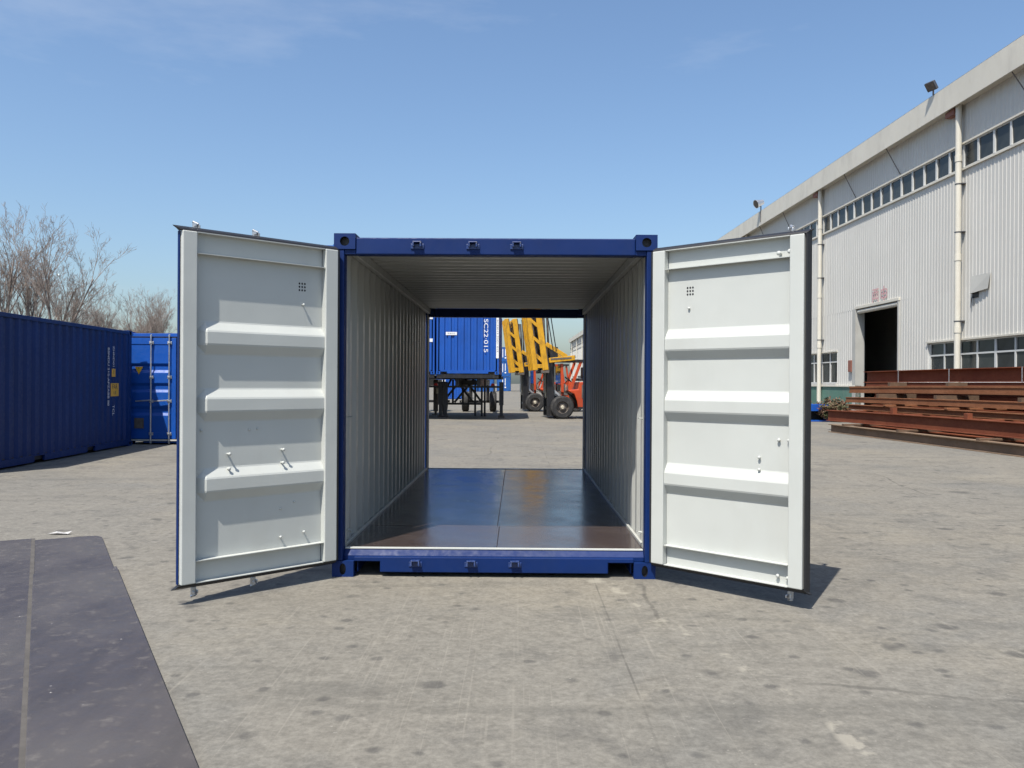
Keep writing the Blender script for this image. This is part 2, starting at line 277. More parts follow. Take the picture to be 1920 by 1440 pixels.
# ------------------------------------------------------------------ mesh helpers
class MB:
    def __init__(s): s.v = []; s.f = []; s.m = []; s.sm = []
    def add(s, vs, fs, mi=0, smooth=False):
        o = len(s.v); s.v += [tuple(p) for p in vs]
        for f in fs: s.f.append(tuple(i+o for i in f)); s.m.append(mi); s.sm.append(smooth)
        return s
    def box(s, x0, x1, y0, y1, z0, z1, mi=0):
        return s.add([(x0, y0, z0), (x1, y0, z0), (x1, y1, z0), (x0, y1, z0), (x0, y0, z1), (x1, y0, z1), (x1, y1, z1), (x0, y1, z1)],
                     [(0, 3, 2, 1), (4, 5, 6, 7), (0, 1, 5, 4), (1, 2, 6, 5), (2, 3, 7, 6), (3, 0, 4, 7)], mi)
    def bar(s, a, b, wd, ht=None, mi=0, upv=(0, 0, 1)):
        """rectangular bar from a to b"""
        ht = ht or wd; a = Vector(a); b = Vector(b); d = (b-a).normalized(); u = Vector(upv)
        if abs(d.dot(u)) > 0.98: u = Vector((0, 1, 0))
        r = d.cross(u).normalized(); u = r.cross(d)
        vs = [p + r*sx*wd/2 + u*sz*ht/2 for p in (a, b) for sx, sz in ((-1, -1), (1, -1), (1, 1), (-1, 1))]
        return s.add(vs, [(0, 1, 2, 3), (7, 6, 5, 4), (0, 4, 5, 1), (1, 5, 6, 2), (2, 6, 7, 3), (3, 7, 4, 0)], mi)
    def tube(s, a, b, r0, r1=None, n=12, caps=True, mi=0):
        r1 = r0 if r1 is None else r1; a = Vector(a); b = Vector(b); d = (b-a).normalized()
        u = Vector((0, 0, 1)) if abs(d.z) < 0.9 else Vector((1, 0, 0)); r = d.cross(u).normalized(); u = r.cross(d)
        ring = lambda p, rr: [p + (r*math.cos(2*math.pi*i/n) + u*math.sin(2*math.pi*i/n))*rr for i in range(n)]
        s.add(ring(a, r0)+ring(b, r1), [(i, i+n, (i+1) % n+n, (i+1) % n) for i in range(n)], mi, True)
        if caps:
            s.add(ring(a, r0), [tuple(range(n))], mi); s.add(ring(b, r1), [tuple(reversed(range(n)))], mi)
        return s
    def lathe(s, a, axis, prof, n=24, mi=0):
        """prof: list of (distance along axis, radius)"""
        a = Vector(a); d = Vector(axis).normalized(); u = Vector((0, 0, 1)) if abs(d.z) < 0.9 else Vector((1, 0, 0)); r = d.cross(u).normalized(); u = r.cross(d)
        for (t0, q0), (t1, q1) in zip(prof, prof[1:]):
            vs = [a + d*t + (r*math.cos(2*math.pi*i/n)+u*math.sin(2*math.pi*i/n))*q for t, q in ((t0, q0), (t1, q1)) for i in range(n)]
            s.add(vs, [(i, i+n, (i+1) % n+n, (i+1) % n) for i in range(n)], mi, True)
        return s
    def prism(s, poly, fn0, fn1, mi=0):
        """closed polygon poly (2d) mapped by fn0 and fn1 to two ends"""
        n = len(poly); vs = [fn0(*p) for p in poly]+[fn1(*p) for p in poly]
        return s.add(vs, [tuple(reversed(range(n))), tuple(range(n, 2*n))]+[(i, (i+1) % n, (i+1) % n+n, i+n) for i in range(n)], mi)
    def sphere(s, c, r, n=8, k=5, mi=0, sq=(1, 1, 1)):
        vs = [(c[0]+r*sq[0]*math.sin(math.pi*j/k)*math.cos(2*math.pi*i/n), c[1]+r*sq[1]*math.sin(math.pi*j/k)*math.sin(2*math.pi*i/n), c[2]+r*sq[2]*math.cos(math.pi*j/k)) for j in range(k+1) for i in range(n)]
        return s.add(vs, [(j*n+i, (j+1)*n+i, (j+1)*n+(i+1) % n, j*n+(i+1) % n) for j in range(k) for i in range(n)], mi, True)
    def mesh(s, name, mats):
        me = bpy.data.meshes.new(name); me.from_pydata(s.v, [], s.f)
        for mt in (mats if isinstance(mats, (list, tuple)) else [mats]): me.materials.append(mt)
        me.polygons.foreach_set('material_index', s.m); me.polygons.foreach_set('use_smooth', s.sm); me.update(); return me
    def build(s, name, mats, parent=None, bevel=0, seg=2):
        return mesh_obj(name, s.mesh(name, mats), parent, bevel, seg)
def mesh_obj(name, me, parent=None, bevel=0, seg=2, loc=None, rot=None):
    o = bpy.data.objects.new(name, me); COL.objects.link(o); o.parent = parent
    if loc is not None: o.location = loc
    if rot is not None: o.rotation_euler = rot
    if bevel:
        bm_ = o.modifiers.new('bevel', 'BEVEL'); bm_.width = bevel; bm_.segments = seg; bm_.limit_method = 'ANGLE'; bm_.angle_limit = R(40)
    return o
def box(name, mat, parent, x0, x1, y0, y1, z0, z1, bevel=0): return MB().box(x0, x1, y0, y1, z0, z1).build(name, mat, parent, bevel)
def thing(name, label, cat, loc=(0, 0, 0), rz=0, group=None):
    o = bpy.data.objects.new(name, None); COL.objects.link(o); o.empty_display_size = 0.3; o.location = loc; o.rotation_euler = (0, 0, rz)
    return tag(o, label, cat, group)
def tag(o, label, cat, group=None):
    o['label'] = label; o['category'] = cat
    if group: o['group'] = group
    return o
def copy_tree(o, parent=None):
    c = o.copy(); COL.objects.link(c); c.parent = parent
    for ch in list(o.children): copy_tree(ch, c)
    return c
def text_mesh(body, size):
    cu = bpy.data.curves.new('lettering', 'FONT'); cu.body = body; cu.size = size; cu.align_x = 'CENTER'; cu.align_y = 'CENTER'
    o = bpy.data.objects.new('lettering', cu); COL.objects.link(o)
    me = bpy.data.meshes.new_from_object(o); bpy.data.objects.remove(o); bpy.data.curves.remove(cu); return me
def lettering(name, body, size, mat, parent, loc, right, upv, sx=1.0, sy=1.0):
    """flat letters centred on loc; right and upv are the text axes in the parent's space"""
    me = text_mesh(body, size); me.materials.clear(); me.materials.append(mat)
    r = Vector(right).normalized()*sx; u = Vector(upv).normalized()*sy; n = Vector(right).cross(Vector(upv)).normalized()
    o = bpy.data.objects.new(name, me); COL.objects.link(o); o.parent = parent
    mm = Matrix((r, u, n)).transposed().to_4x4(); mm.translation = Vector(loc); o.matrix_local = mm
    return o
def struct(o): o['kind'] = 'structure'; return o

# ------------------------------------------------------------------ ground
g = MB().add([(-700, -300, 0), (700, -300, 0), (700, 1200, 0), (-700, 1200, 0)], [(0, 1, 2, 3)]).build('ground', GROUND)
struct(g); g['label'] = 'worn stained concrete yard'

# ------------------------------------------------------------------ container pieces
CW, CH, CL = 1.219, 2.591, 6.058
def holed_face(mb, c, a, b, n, ha, hb, ra, rb, depth, mi=0, mi2=0, k=4):
    c, a, b, n = map(Vector, (c, a, b, n)); out = []
    for (x0, y0), (x1, y1) in (((-1, -1), (1, -1)), ((1, -1), (1, 1)), ((1, 1), (-1, 1)), ((-1, 1), (-1, -1))):
        for i in range(k): t = i/k; out.append((x0+(x1-x0)*t, y0+(y1-y0)*t))
    N = len(out); vs = [c+a*x*ha+b*y*hb for x, y in out]
    el = []
    for x, y in out: l = math.hypot(x, y); el.append((x/l, y/l))
    vs += [c+a*x*ra+b*y*rb for x, y in el]; vs += [c+a*x*ra+b*y*rb-n*depth for x, y in el]
    mb.add(vs[:2*N], [(i, (i+1) % N, (i+1) % N+N, i+N) for i in range(N)], mi)
    mb.add(vs[N:], [(i, (i+1) % N, (i+1) % N+N, i+N) for i in range(N)], mi2)
    mb.add(vs[2*N:], [tuple(range(N))], mi2)
def casting_mesh(mat, top):
    mb = MB(); hx, hy, hz = 0.081, 0.089, 0.059
    ra, rb = (0.036, 0.036) if top else (0.024, 0.043)
    for ax in range(3):
        for sg in (-1, 1):
            n = Vector((0, 0, 0)); n[ax] = sg; a = Vector((0, 0, 0)); a[(ax+1) % 3] = 1
            if ax == 1: a = Vector((1, 0, 0))
            b = n.cross(a); h = (hx, hy, hz)
            ha = abs(a.x)*hx+abs(a.y)*hy+abs(a.z)*hz; hb = abs(b.x)*hx+abs(b.y)*hy+abs(b.z)*hz
            r_a, r_b = (ra, rb) if ax == 1 else ((0.03, 0.045) if ax == 2 else (0.04, 0.03))
            if ax == 1: r_a, r_b = ra, rb
            if ax == 0: r_a, r_b = 0.04, min(0.038, hb*0.7)
            holed_face(mb, n*h[ax], a, b, n, ha, hb, r_a, r_b, 0.045, 0, 1)
    return mb.mesh('corner_casting', [mat, BLACKST])
def add_castings(root, L, mats, mcache={}):
    for top in (False, True):
        key = (mats.name, top)
        if key not in mcache: mcache[key] = casting_mesh(mats, top)
        for x in (-CW+0.081, CW-0.081):
            for y in (0.089, L-0.089):
                mesh_obj('corner_casting', mcache[key], root, 0.008, 2, (x, y, CH-0.059 if top else 0.059))
def corr_profile(length, pitch, depth, flat_frac=0.27, lead=0.06):
    """trapezoid profile: list of (s, t), t=0 outer, t=depth inner"""
    n = max(1, int((length-2*lead)//pitch)); lead = (length-n*pitch)/2; f = pitch*flat_frac; sl = pitch/2-f
    pts = [(0, 0), (lead, 0)]
    for i in range(n):
        s = lead+i*pitch
        pts += [(s+sl*0.5, 0), (s+sl*1.5, depth), (s+sl*1.5+f, depth), (s+sl*2.5+f, 0)]
    pts += [(length, 0)]
    out = []
    for p_ in pts:
        if not out or p_[0] > out[-1][0]+1e-6: out.append(p_)
    return out
def corr_sheet(mb, prof, h0, h1, fn, th, mo=0, mi_=1, flip=False):
    """two skins of a corrugated sheet; fn(s,t,h)->xyz"""
    for k, (dt, mm) in enumerate(((0, mo), (th, mi_))):
        vs = [fn(s, t+dt, h) for s, t in prof for h in (h0, h1)]
        fs = [(2*i, 2*i+2, 2*i+3, 2*i+1) for i in range(len(prof)-1)]
        if (k == 1) != flip: fs = [tuple(reversed(f)) for f in fs]
        mb.add(vs, fs, mm)
SIDE_CACHE = {}
def side_meshes(L, ext, inn):
    key = ('side', L, ext.name, inn.name)
    if key not in SIDE_CACHE:
        pr = corr_profile(L-0.32, 0.278, 0.036)
        a = MB(); corr_sheet(a, pr, 0.15, 2.50, lambda s, t, h: (-1.203+t, 0.16+s, h), 0.004, 0, 1, True)
        b = MB(); corr_sheet(b, pr, 0.15, 2.50, lambda s, t, h: (1.203-t, 0.16+s, h), 0.004, 0, 1, False)
        SIDE_CACHE[key] = (a.mesh('side_panel', [ext, inn]), b.mesh('side_panel', [ext, inn]))
    return SIDE_CACHE[key]
def roof_mesh(L, ext, inn):
    key = ('roof', L, ext.name, inn.name)
    if key not in SIDE_CACHE:
        pr = corr_profile(L-0.2, 0.209, 0.022)
        a = MB(); corr_sheet(a, pr, -1.16, 1.16, lambda s, t, h: (h, 0.1+s, 2.572-t), 0.003, 0, 1, False)
        SIDE_CACHE[key] = a.mesh('roof_panel', [ext, inn])
    return SIDE_CACHE[key]
def end_mesh(L, ext):
    key = ('end', L, ext.name)
    if key not in SIDE_CACHE:
        pr = corr_profile(2.19, 0.25, 0.045, 0.42)
        a = MB(); corr_sheet(a, pr, 0.16, 2.47, lambda s, t, h: (-1.095+s, L-0.02-t, h), 0.004, 0, 0, True)
        SIDE_CACHE[key] = a.mesh('end_panel', [ext])
    return SIDE_CACHE[key]

# ---- doors (exterior v=0 side painted, interior v=+ side white)
def door_section():
    z0, z1 = 0.28, 2.315; base, dep = 0.012, 0.042
    pts = [(z0, base)]
    for zc in (0.79, 1.325, 1.775):
        pts += [(zc-0.132, base), (zc-0.121, base+0.003), (zc-0.064, base+dep-0.004), (zc-0.052, base+dep), (zc+0.024, base+dep), (zc+0.036, base+dep-0.004), (zc+0.089, base+0.003), (zc+0.100, base)]
    pts.append((z1, base)); return pts
def make_door(parent, sgn, ext, loc, rz, rods, bolts, vents, cams=True, plates=True):
    D = 0.070; Wd = 1.18; zb, zt = 0.135, 2.455; U = lambda u: u*sgn
    pr = door_section(); mb = MB()
    ends = [(0.105, 1), (0.16, 1), (Wd-0.185, 1), (Wd-0.13, 0), (Wd-0.105, 0)] if sgn > 0 else [(0.105, 1), (Wd-0.105, 1)]
    ne = len(ends)
    for dt, mm in ((0, 0), (0.003, 1)):
        vs = [(U(u), 0.012+(t-0.012)*k*(1.0 if dt else 0.86)+dt, z) for z, t in pr for u, k in ends]
        fs = []
        for i in range(len(pr)-1):
            for j in range(ne-1):
                a, b, c, e = ne*i+j, ne*i+j+1, ne*(i+1)+j+1, ne*(i+1)+j
                fs += [(a, b, e), (b, c, e)] if pr[i][1] > pr[i+1][1] else [(a, b, c), (a, c, e)]
        if (dt > 0) != (sgn < 0): fs = [tuple(reversed(f)) for f in fs]
        mb.add(vs, fs, mm)
    d = mb.build('door', [ext, WHITE], parent); d.location = loc; d.rotation_euler = (0, 0, rz)
    def bx(name, mats, u0, u1, v0, v1, za, zb_, bev=0.004, p=d, split=False):
        b = MB().box(min(U(u0), U(u1)), max(U(u0), U(u1)), v0, v1, za, zb_)
        return b.build(name, mats, p, bev)
    for u0, u1 in ((0.004, 0.112), (Wd-0.112, Wd-0.004)):
        eo = 0.030 if u0 > 0.5 else 0.0115
        bx('stile', ext, u0+(0.0 if u0 < 0.5 else 0.10), u1, 0.0, eo, zb, zt) if u0 > 0.5 else bx('stile', ext, u0, u1, 0.0, eo, zb, zt)
        if u0 > 0.5: bx('stile', ext, u0, u0+0.0995, 0.0, 0.0115, zb, zt)
        bx('stile', WHITE, u0+0.002, u1-(0.002 if u0 < 0.5 else 0.0085), 0.012 if u0 < 0.5 else 0.0305, D, zb+0.002, zt-0.002, 0.006)
        if u0 > 0.5: bx('stile', WHITE, u0+0.002, u0+0.0985, 0.012, 0.0300, zb+0.002, zt-0.002, 0)
    for a, b in ((zb, 0.285), (2.31, zt)):
        bx('rail_web', ext, 0.113, Wd-0.113, 0.0, 0.0105, a, b, 0); bx('rail_web', WHITE, 0.113, Wd-0.113, 0.011, 0.0155, a+0.002, b-0.002, 0)
        for q in (a+0.001, b-0.006): bx('rail_lip', WHITE, 0.1135, Wd-0.1135, 0.016, D-0.006, q, q+0.005, 0)
    # rubber gasket with a flared lip on the four edges
    lip = [(0.022, 0.0), (0.060, 0.0), (0.052, 0.014), (0.012, 0.033), (0.006, 0.029), (0.022, 0.010)]
    g1 = MB()
    g1.prism(lip, lambda v, o: (U(0.0), v, zt+o), lambda v, o: (U(Wd+o), v, zt+o)); g1.build('gasket', RUBBER, d)
    g2 = MB(); g2.prism(lip, lambda v, o: (U(0.0), v, zb-o), lambda v, o: (U(Wd+o), v, zb-o)); g2.build('gasket', RUBBER, d)
    if sgn < 0:
      g3 = MB(); g3.prism([(v, o*0.6) for v, o in lip], lambda v, o: (U(Wd-0.003+o), v, zb-o), lambda v, o: (U(Wd-0.003+o), v, zt+o)); g3.build('gasket', RUBBER, d)
    bx('gasket', RUBBER, -0.014, 0.003, 0.016, 0.058, zb, zt, 0)
    # hinges
    for z in (0.42, 0.98, 1.62, 2.20):
        h = MB(); h.box(min(U(-0.03), U(0.10)), max(U(-0.03), U(0.10)), -0.012, -0.001, z-0.045, z+0.045); h.tube((U(-0.018), -0.004, z-0.075), (U(-0.018), -0.004, z+0.075), 0.013, n=8); h.build('hinge', ext, d)
    # lock rods with cam ends, guides and handle
    for u in rods:
        r = MB().tube((U(u), -0.035, 0.03), (U(u), -0.035, zt+0.075), 0.0165, n=10).build('lock_rod', ZINC, d)
        for zc, sg in ((0.065, -1), (zt+0.045, 1)):
            c = MB(); c.box(U(u)-0.015, U(u)+0.015, -0.050, -0.018, zc-0.026, zc+0.026)
            c.box(U(u)-0.020, U(u)-0.010, -0.018, 0.006, zc-0.012, zc+0.012); c.box(U(u)+0.006, U(u)+0.017, -0.014, 0.012, zc+0.006*sg-0.008, zc+0.006*sg+0.012)
            c.tube((U(u)-0.012, -0.01, zc+0.016*sg), (U(u)+0.016, -0.034, zc+0.034*sg), 0.009, n=8)
            c.build('cam', ZINC, d, 0.003)
        for z in (0.25, 1.0, 1.55, 2.34):
            c = MB(); c.box(U(u)-0.05, U(u)+0.05, -0.020, -0.002, z-0.035, z+0.035); c.box(U(u)-0.026, U(u)+0.026, -0.060, -0.020, z-0.018, z+0.018); c.build('rod_guide', ZINC, d, 0.004)
        hd = MB(); hd.bar((U(u), -0.055, 1.02), (U(u)+sgn*0.0 + (0.34 if sgn > 0 else -0.34)*(-1 if u > 0.9 else -1), -0.060, 1.00), 0.022, 0.03); hd.build('handle', ZINC, d, 0.003)
    # bolt heads showing through on the inside
    for (u, z, r, ln) in bolts:
        b = MB(); v0 = 0.012
        b.tube((U(u), v0, z), (U(u), v0+ln, z), r*0.55, n=8); b.sphere((U(u), v0+ln, z), r, 10, 6, sq=(1, 0.75, 1)); b.build('bolt', WHITE, d)
    for (u, z) in vents:
        
        for i in range(3):
            for j in range(3):
                cx, cz = U(u)+(i-1)*0.022, z+(j-1)*0.024; hb = MB()
                hb.add([(cx+0.0075*math.cos(k*math.pi/4), 0.0156, cz+0.0085*math.sin(k*math.pi/4)) for k in range(8)], [tuple(reversed(range(8)))])
                hb.build('vent_hole', RUBBER, d)
    return d

# ------------------------------------------------------------------ main open container
mc = thing('shipping_container', 'navy blue shipping container open right through with white-lined doors swung wide, in the middle', 'container', (0, 0, 0))
add_castings(mc, CL, NAVY)
sa, sb = side_meshes(CL, NAVY, SIDEIN)
mesh_obj('side_panel', sa, mc); mesh_obj('side_panel', sb, mc); mesh_obj('roof_panel', roof_mesh(CL, NAVY, SIDEIN), mc)
for s in (-1, 1):
    # top and bottom side rails
    box('top_side_rail', NAVY, mc, *sorted((s*1.16, s*1.2165)), 0.179, CL-0.179, 2.502, 2.572, 0.004)
    box('inner_rail_trim', SIDEIN, mc, *sorted((s*1.112, s*1.159)), 0.10, CL-0.10, 2.475, 2.5435, 0.003)
    box('bottom_side_rail', NAVY, mc, *sorted((s*1.172, s*1.2145)), 0.179, CL-0.179, 0.035, 0.149, 0.004)
    box('floor_trim', SIDEIN, mc, *sorted((s*1.145, s*1.168)), 0.105, CL-0.105, 0.196, 0.222, 0.003)
for y0, y1, f in ((0.0, 0.11, 1), (CL-0.11, CL, -1)):
    for s in (-1, 1):
        # corner post: outer channel, inner white return
        a, b = (y0+0.006, y1) if f > 0 else (y0, y1-0.006)
        box('corner_post', NAVY, mc, *sorted((s*1.141, s*1.213)), a, b, 0.1185, CH-0.1185, 0.006)
        ya, yb = (y1+0.001, y1+0.055) if f > 0 else (y0-0.055, y0-0.001)
        box('post_return', SIDEIN, mc, *sorted((s*1.142, s*1.166)), ya, yb, 0.205, 2.47, 0.003)
    a, b = (0.012, 0.12) if f > 0 else (CL-0.12, CL-0.012)
    box('door_header', NAVY, mc, -1.056, 1.056, a, b, 2.434, 2.562, 0.008)
    box('header_end', NAVY, mc, -1.14, -1.0565, a+0.004, b-0.004, 2.436, CH-0.119, 0.003); box('header_end', NAVY, mc, 1.0565, 1.14, a+0.004, b-0.004, 2.436, CH-0.119, 0.003)
    # sill with two fork pockets, a step and a bright threshold edge
    sl = MB(); Y = (lambda q: q) if f > 0 else (lambda q: CL-q)
    def sbox(x0, x1, ya, yb, za, zb): sl.box(x0, x1, min(Y(ya), Y(yb)), max(Y(ya), Y(yb)), za, zb)
    sl.prism([(-1.0555, 0.150), (-1.0555, 0.117), (-0.858, 0.117), (-0.858, 0.036), (0.862, 0.036), (0.862, 0.117), (1.0555, 0.117), (1.0555, 0.150)], lambda x, z: (x, Y(0.008), z), lambda x, z: (x, Y(0.055), z))
    sl.build('door_sill', NAVY, mc, 0.005)
    sp = MB(); prof = [(0.0555, 0.118), (0.0555, 0.152), (0.085, 0.196), (0.105, 0.196), (0.105, 0.118)]
    sp.prism(prof, lambda v, z: (-1.14, Y(v), z), lambda v, z: (1.14, Y(v), z)); sp.build('sill_step', NAVY, mc, 0.004)
    for x0, x1 in ((-1.04, -0.859), (0.863, 1.045)):
        pk = MB(); pk.box(x0, x0+0.008, min(Y(0.06), Y(0.5)), max(Y(0.06), Y(0.5)), 0.03, 0.117); pk.box(x1-0.008, x1, min(Y(0.06), Y(0.5)), max(Y(0.06), Y(0.5)), 0.03, 0.117)
        pk.box(x0+0.0081, x1-0.0081, min(Y(0.06), Y(0.5)), max(Y(0.06), Y(0.5)), 0.109, 0.117); pk.build('fork_pocket', NAVY, mc)
    box('threshold_edge', ZINC if f < 0 else WHITE, mc, -1.135, 1.135, min(Y(0.078), Y(0.108)), max(Y(0.078), Y(0.108)), 0.197, 0.2085, 0.002)
box('underframe', BLACKST, mc, -1.16, 1.16, 0.50, CL-0.50, 0.05, 0.165)
for x0, x1, y0, y1 in ((-1.144, 0.018, 0.109, 1.09), (0.021, 1.144, 0.109, 1.09), (-1.144, 0.000, 1.093, 3.95), (0.003, 1.144, 1.093, 3.68), (-1.144, -0.003, 3.953, 5.948), (0.003, 1.144, 3.683, 5.948)):
    b = MB().box(0, x1-x0, 0, y1-y0, 0, 0.028).build('floorboard', PLY, mc, 0.002, 1); b.location = (x0, y0, 0.172)
# cam keepers welded to header and sill
kp = MB()
def keeper(z, dn):
    k = MB()
    for dx in (-0.034, 0.022): k.box(dx, dx+0.012, -0.034, 0.0115, z-0.014, z+0.018)
    k.box(-0.034, 0.034, -0.034, 0.0115, z+0.0185*dn, z+0.027*dn) if dn > 0 else k.box(-0.034, 0.034, -0.045, 0.0115, z-0.030, z-0.0185)
    k.box(-0.050, 0.050, 0.002, 0.0118, z-0.026, z+0.012)
    return k.mesh('cam_keeper', WORNB)
kt, kb = keeper(2.503, 1), keeper(0.105, 1)
for x in (-0.59, -0.17, 0.16):
    mesh_obj('cam_keeper', kt, mc, 0.003, 2, (x, 0, 0)); mesh_obj('cam_keeper', kb, mc, 0.003, 2, (x, 0, 0))
# lashing rings inside by the posts
for s in (-1, 1):
    for z in (0.32, 1.2):
        lr = MB(); 
        for i in range(8):
            a0, a1 = math.pi*i/8, math.pi*(i+1)/8
            lr.tube((s*(1.141-0.0), 0.19+0.03*math.cos(a0), z+0.0+0.03*math.sin(a0)*0), (s*(1.141-0.03*math.sin(a1)), 0.19+0.03*math.cos(a1), z), 0.006, n=6, caps=False)
        lr.build('lashing_ring', WHITE, mc)
bl = [(0.835, 0.975, 0.012, 0.040), (0.835, 0.875, 0.012, 0.036), (0.435, 0.985, 0.012, 0.040), (0.435, 0.892, 0.012, 0.036), (0.27, 2.03, 0.010, 0.02),
      (0.44, 0.36, 0.010, 0.018), (0.255, 0.375, 0.010, 0.018), (1.02, 1.14, 0.009, 0.012), (0.62, 1.14, 0.008, 0.008), (0.68, 1.135, 0.008, 0.008), (0.33, 0.60, 0.008, 0.008), (0.44, 0.56, 0.008, 0.008)]
dl = make_door(mc, 1, NAVY, (-1.215, -0.004, 0), R(-136.0), (0.62, 1.045), bl, [(0.275, 2.16)])
br = [(0.985, 2.345, 0.016, 0.035), (1.06, 2.35, 0.016, 0.035), (0.985, 1.10, 0.012, 0.018), (1.055, 1.10, 0.012, 0.018), (0.845, 0.975, 0.011, 0.018), (0.845, 0.892, 0.011, 0.018),
      (0.985, 0.195, 0.013, 0.022), (1.055, 0.19, 0.013, 0.022), (0.29, 2.02, 0.010, 0.012)]
dr = make_door(mc, -1, NAVY, (1.215, -0.004, 0), R(137.2), (1.045,), br, [(0.295, 2.145)])

# ------------------------------------------------------------------ closed containers
def closed_container(name, label, group, ext, loc, rz=0, doors=False, z0=0.0, L=CL):
    c = thing(name, label, 'container', (loc[0], loc[1], z0), rz, group)
    add_castings(c, L, ext); a, b = side_meshes(L, ext, WHITE)
    mesh_obj('side_panel', a, c); mesh_obj('side_panel', b, c); mesh_obj('roof_panel', roof_mesh(L, ext, WHITE), c); mesh_obj('end_panel', end_mesh(L, ext), c)
    for s in (-1, 1):
        box('top_side_rail', ext, c, *sorted((s*1.16, s*1.2165)), 0.179, L-0.179, 2.502, 2.572, 0.004)
        rl = MB(); x0, x1 = sorted((s*1.172, s*1.2145))
        # bottom rail broken by two fork pockets
        for y0, y1 in ((0.179, L/2-1.20), (L/2-0.84, L/2+0.84), (L/2+1.20, L-0.179)): rl.box(x0, x1, y0, y1, 0.035, 0.149)
        rl.box(x0, x1, L/2-1.1999, L/2-0.8401, 0.135, 0.149); rl.box(x0, x1, L/2+0.8401, L/2+1.1999, 0.135, 0.149)
        rl.build('bottom_side_rail', ext, c)
        for y in (0.0, L):
            a_, b_ = (0.006, 0.155) if y == 0 else (L-0.155, L-0.006)
            box('corner_post', ext, c, *sorted((s*1.141, s*1.213)), a_, b_, 0.1185, CH-0.1185, 0.006)
    for a_, b_ in ((0.012, 0.10), (L-0.10, L-0.012)):
        box('end_rail', ext, c, -1.056, 1.056, a_, b_, 2.462, 2.562, 0.005)
        er = MB(); er.box(-0.80, 0.80, a_, b_, 0.035, 0.16); er.box(-1.056, -0.8001, a_, b_, 0.105, 0.16); er.box(0.8001, 1.056, a_, b_, 0.105, 0.16); er.build('end_rail', ext, c)
    box('floor_frame', BLACKST, c, -1.168, 1.168, 0.12, L-0.12, 0.06, 0.17)
    if doors:
        for s in (1, -1):
            make_door(c, s, ext, (-s*1.198, -0.055, 0), 0, (0.61, 1.03), [], [])
    else:
        o = mesh_obj('end_panel', end_mesh(L, ext), c, 0, 2, (0, L, 0), (0, 0, math.pi))
    return c
# A: dark container at the left, long side towards us
ca = closed_container('shipping_container', 'navy blue container at left showing its long shaded corrugated side', None, NAVY2, (-9.362, 6.255, 0), R(3.8))
ax = 1.2065
lettering('lettering', 'BSNDU 215-APZABB 88', 0.115, SIGNW, ca, (ax, 4.85, 1.55), (0, 0, -1), (0, 1, 0), 1.05, 1.0)
lettering('lettering', 'ZHND01-', 0.12, SIGNW, ca, (ax, 5.10, 1.96), (0, 0, -1), (0, 1, 0), 1.0, 0.9)
lettering('lettering', 'TCL', 0.13, SIGNW, ca, (ax, 5.10, 0.83), (0, 0, -1), (0, 1, 0), 1.0, 1.0)
box('marking_label', SIGNY, ca, ax-0.002, ax, 5.02, 5.20, 1.55, 1.72)
box('marking_label', SIGNY, ca, ax-0.002, ax, 4.97, 5.37, 1.13, 1.41)
lettering('lettering', 'FAR', 0.155, SIGNK, ca, (ax+0.002, 5.17, 1.33), (0, 1, 0), (0, 0, 1), 1.0, 0.95)
lettering('lettering', 'UE', 0.12, SIGNK, ca, (ax+0.002, 5.17, 1.20), (0, 1, 0), (0, 0, 1), 1.0, 0.8)
lettering('lettering', 'II', 0.13, SIGNK, ca, (ax+0.002, 5.11, 1.64), (0, 1, 0), (0, 0, 1), 0.7, 0.9)
# B: bright container, door end towards us
cb = closed_container('shipping_container', 'bright blue container at left with closed doors, galvanised lock rods and yellow triangle', None, BRIGHT, (-7.66, 12.76, 0), 0, True)
tri = MB().add([(-0.095, -0.056, 1.79), (0.095, -0.056, 1.79), (0, -0.056, 1.61)], [(0, 2, 1)]); to_ = tri.build('warning_sticker', SIGNY, cb); to_.location = (-0.88, 0.0, 0)
tri.box
lettering('lettering', '!', 0.12, SIGNK, cb, (-0.88, -0.0575, 1.735), (1, 0, 0), (0, 0, 1), 1.4, 0.8)
box('data_plate', GREYST, cb, -0.98, -0.76, -0.058, -0.0562, 0.37, 0.61)
box('threshold_strip', LGREY, cb, -1.12, 1.12, -0.075, 0.0, 0.085, 0.118, 0.003)
# two-high stack further along the row
closed_container('shipping_container', 'bright blue upper container of the stack, only its roof edge showing above the left door', None, BRIGHT2, (-5.88, 16.0, 0), 0, False, CH+0.002)
closed_container('shipping_container', 'bright blue lower container of the stack, behind the left open door', None, BRIGHT2, (-5.88, 16.0, 0), 0, False, 0.0)
# E: containers on the trailers
ZT = 1.79
ce = closed_container('shipping_container', 'blue container on a black trailer, white number down its end, seen through the open container', None, BRIGHT, (-1.775, 25.75, 0), 0, False, ZT)
ez = 0.010
lettering('lettering', 'SC22·015', 0.30, SIGNW, ce, (0.70, ez, 1.50), (0, 0, -1), (1, 0, 0), 1.12, 0.75)
box('marking_strip', SIGNW, ce, 1.105, 1.205, -0.004, 0.004, 0.63, 2.40)
lettering('lettering', 'SC22015 22G1 015', 0.16, SIGNK, ce, (1.155, -0.006, 1.5), (0, 0, -1), (1, 0, 0), 1.0, 0.5)
box('marking_label', SIGNW, ce, -0.85, -0.42, 0.008, 0.0155, 1.52, 1.64); lettering('lettering', '8150 015', 0.08, SIGNK, ce, (-0.635, 0.006, 1.58), (1, 0, 0), (0, 0, 1), 0.95, 0.9)
ce2 = closed_container('shipping_container', 'blue container on the next trailer, a narrow strip at the left of the opening', None, BRIGHT, (-4.29, 25.95, 0), 0, False, ZT)
box('marking_label', SIGNW, ce2, 0.80, 1.135, 0.004, 0.016, 2.15, 2.30); box('marking_label', SIGNW, ce2, 0.80, 1.135, 0.004, 0.016, 1.26, 1.39)
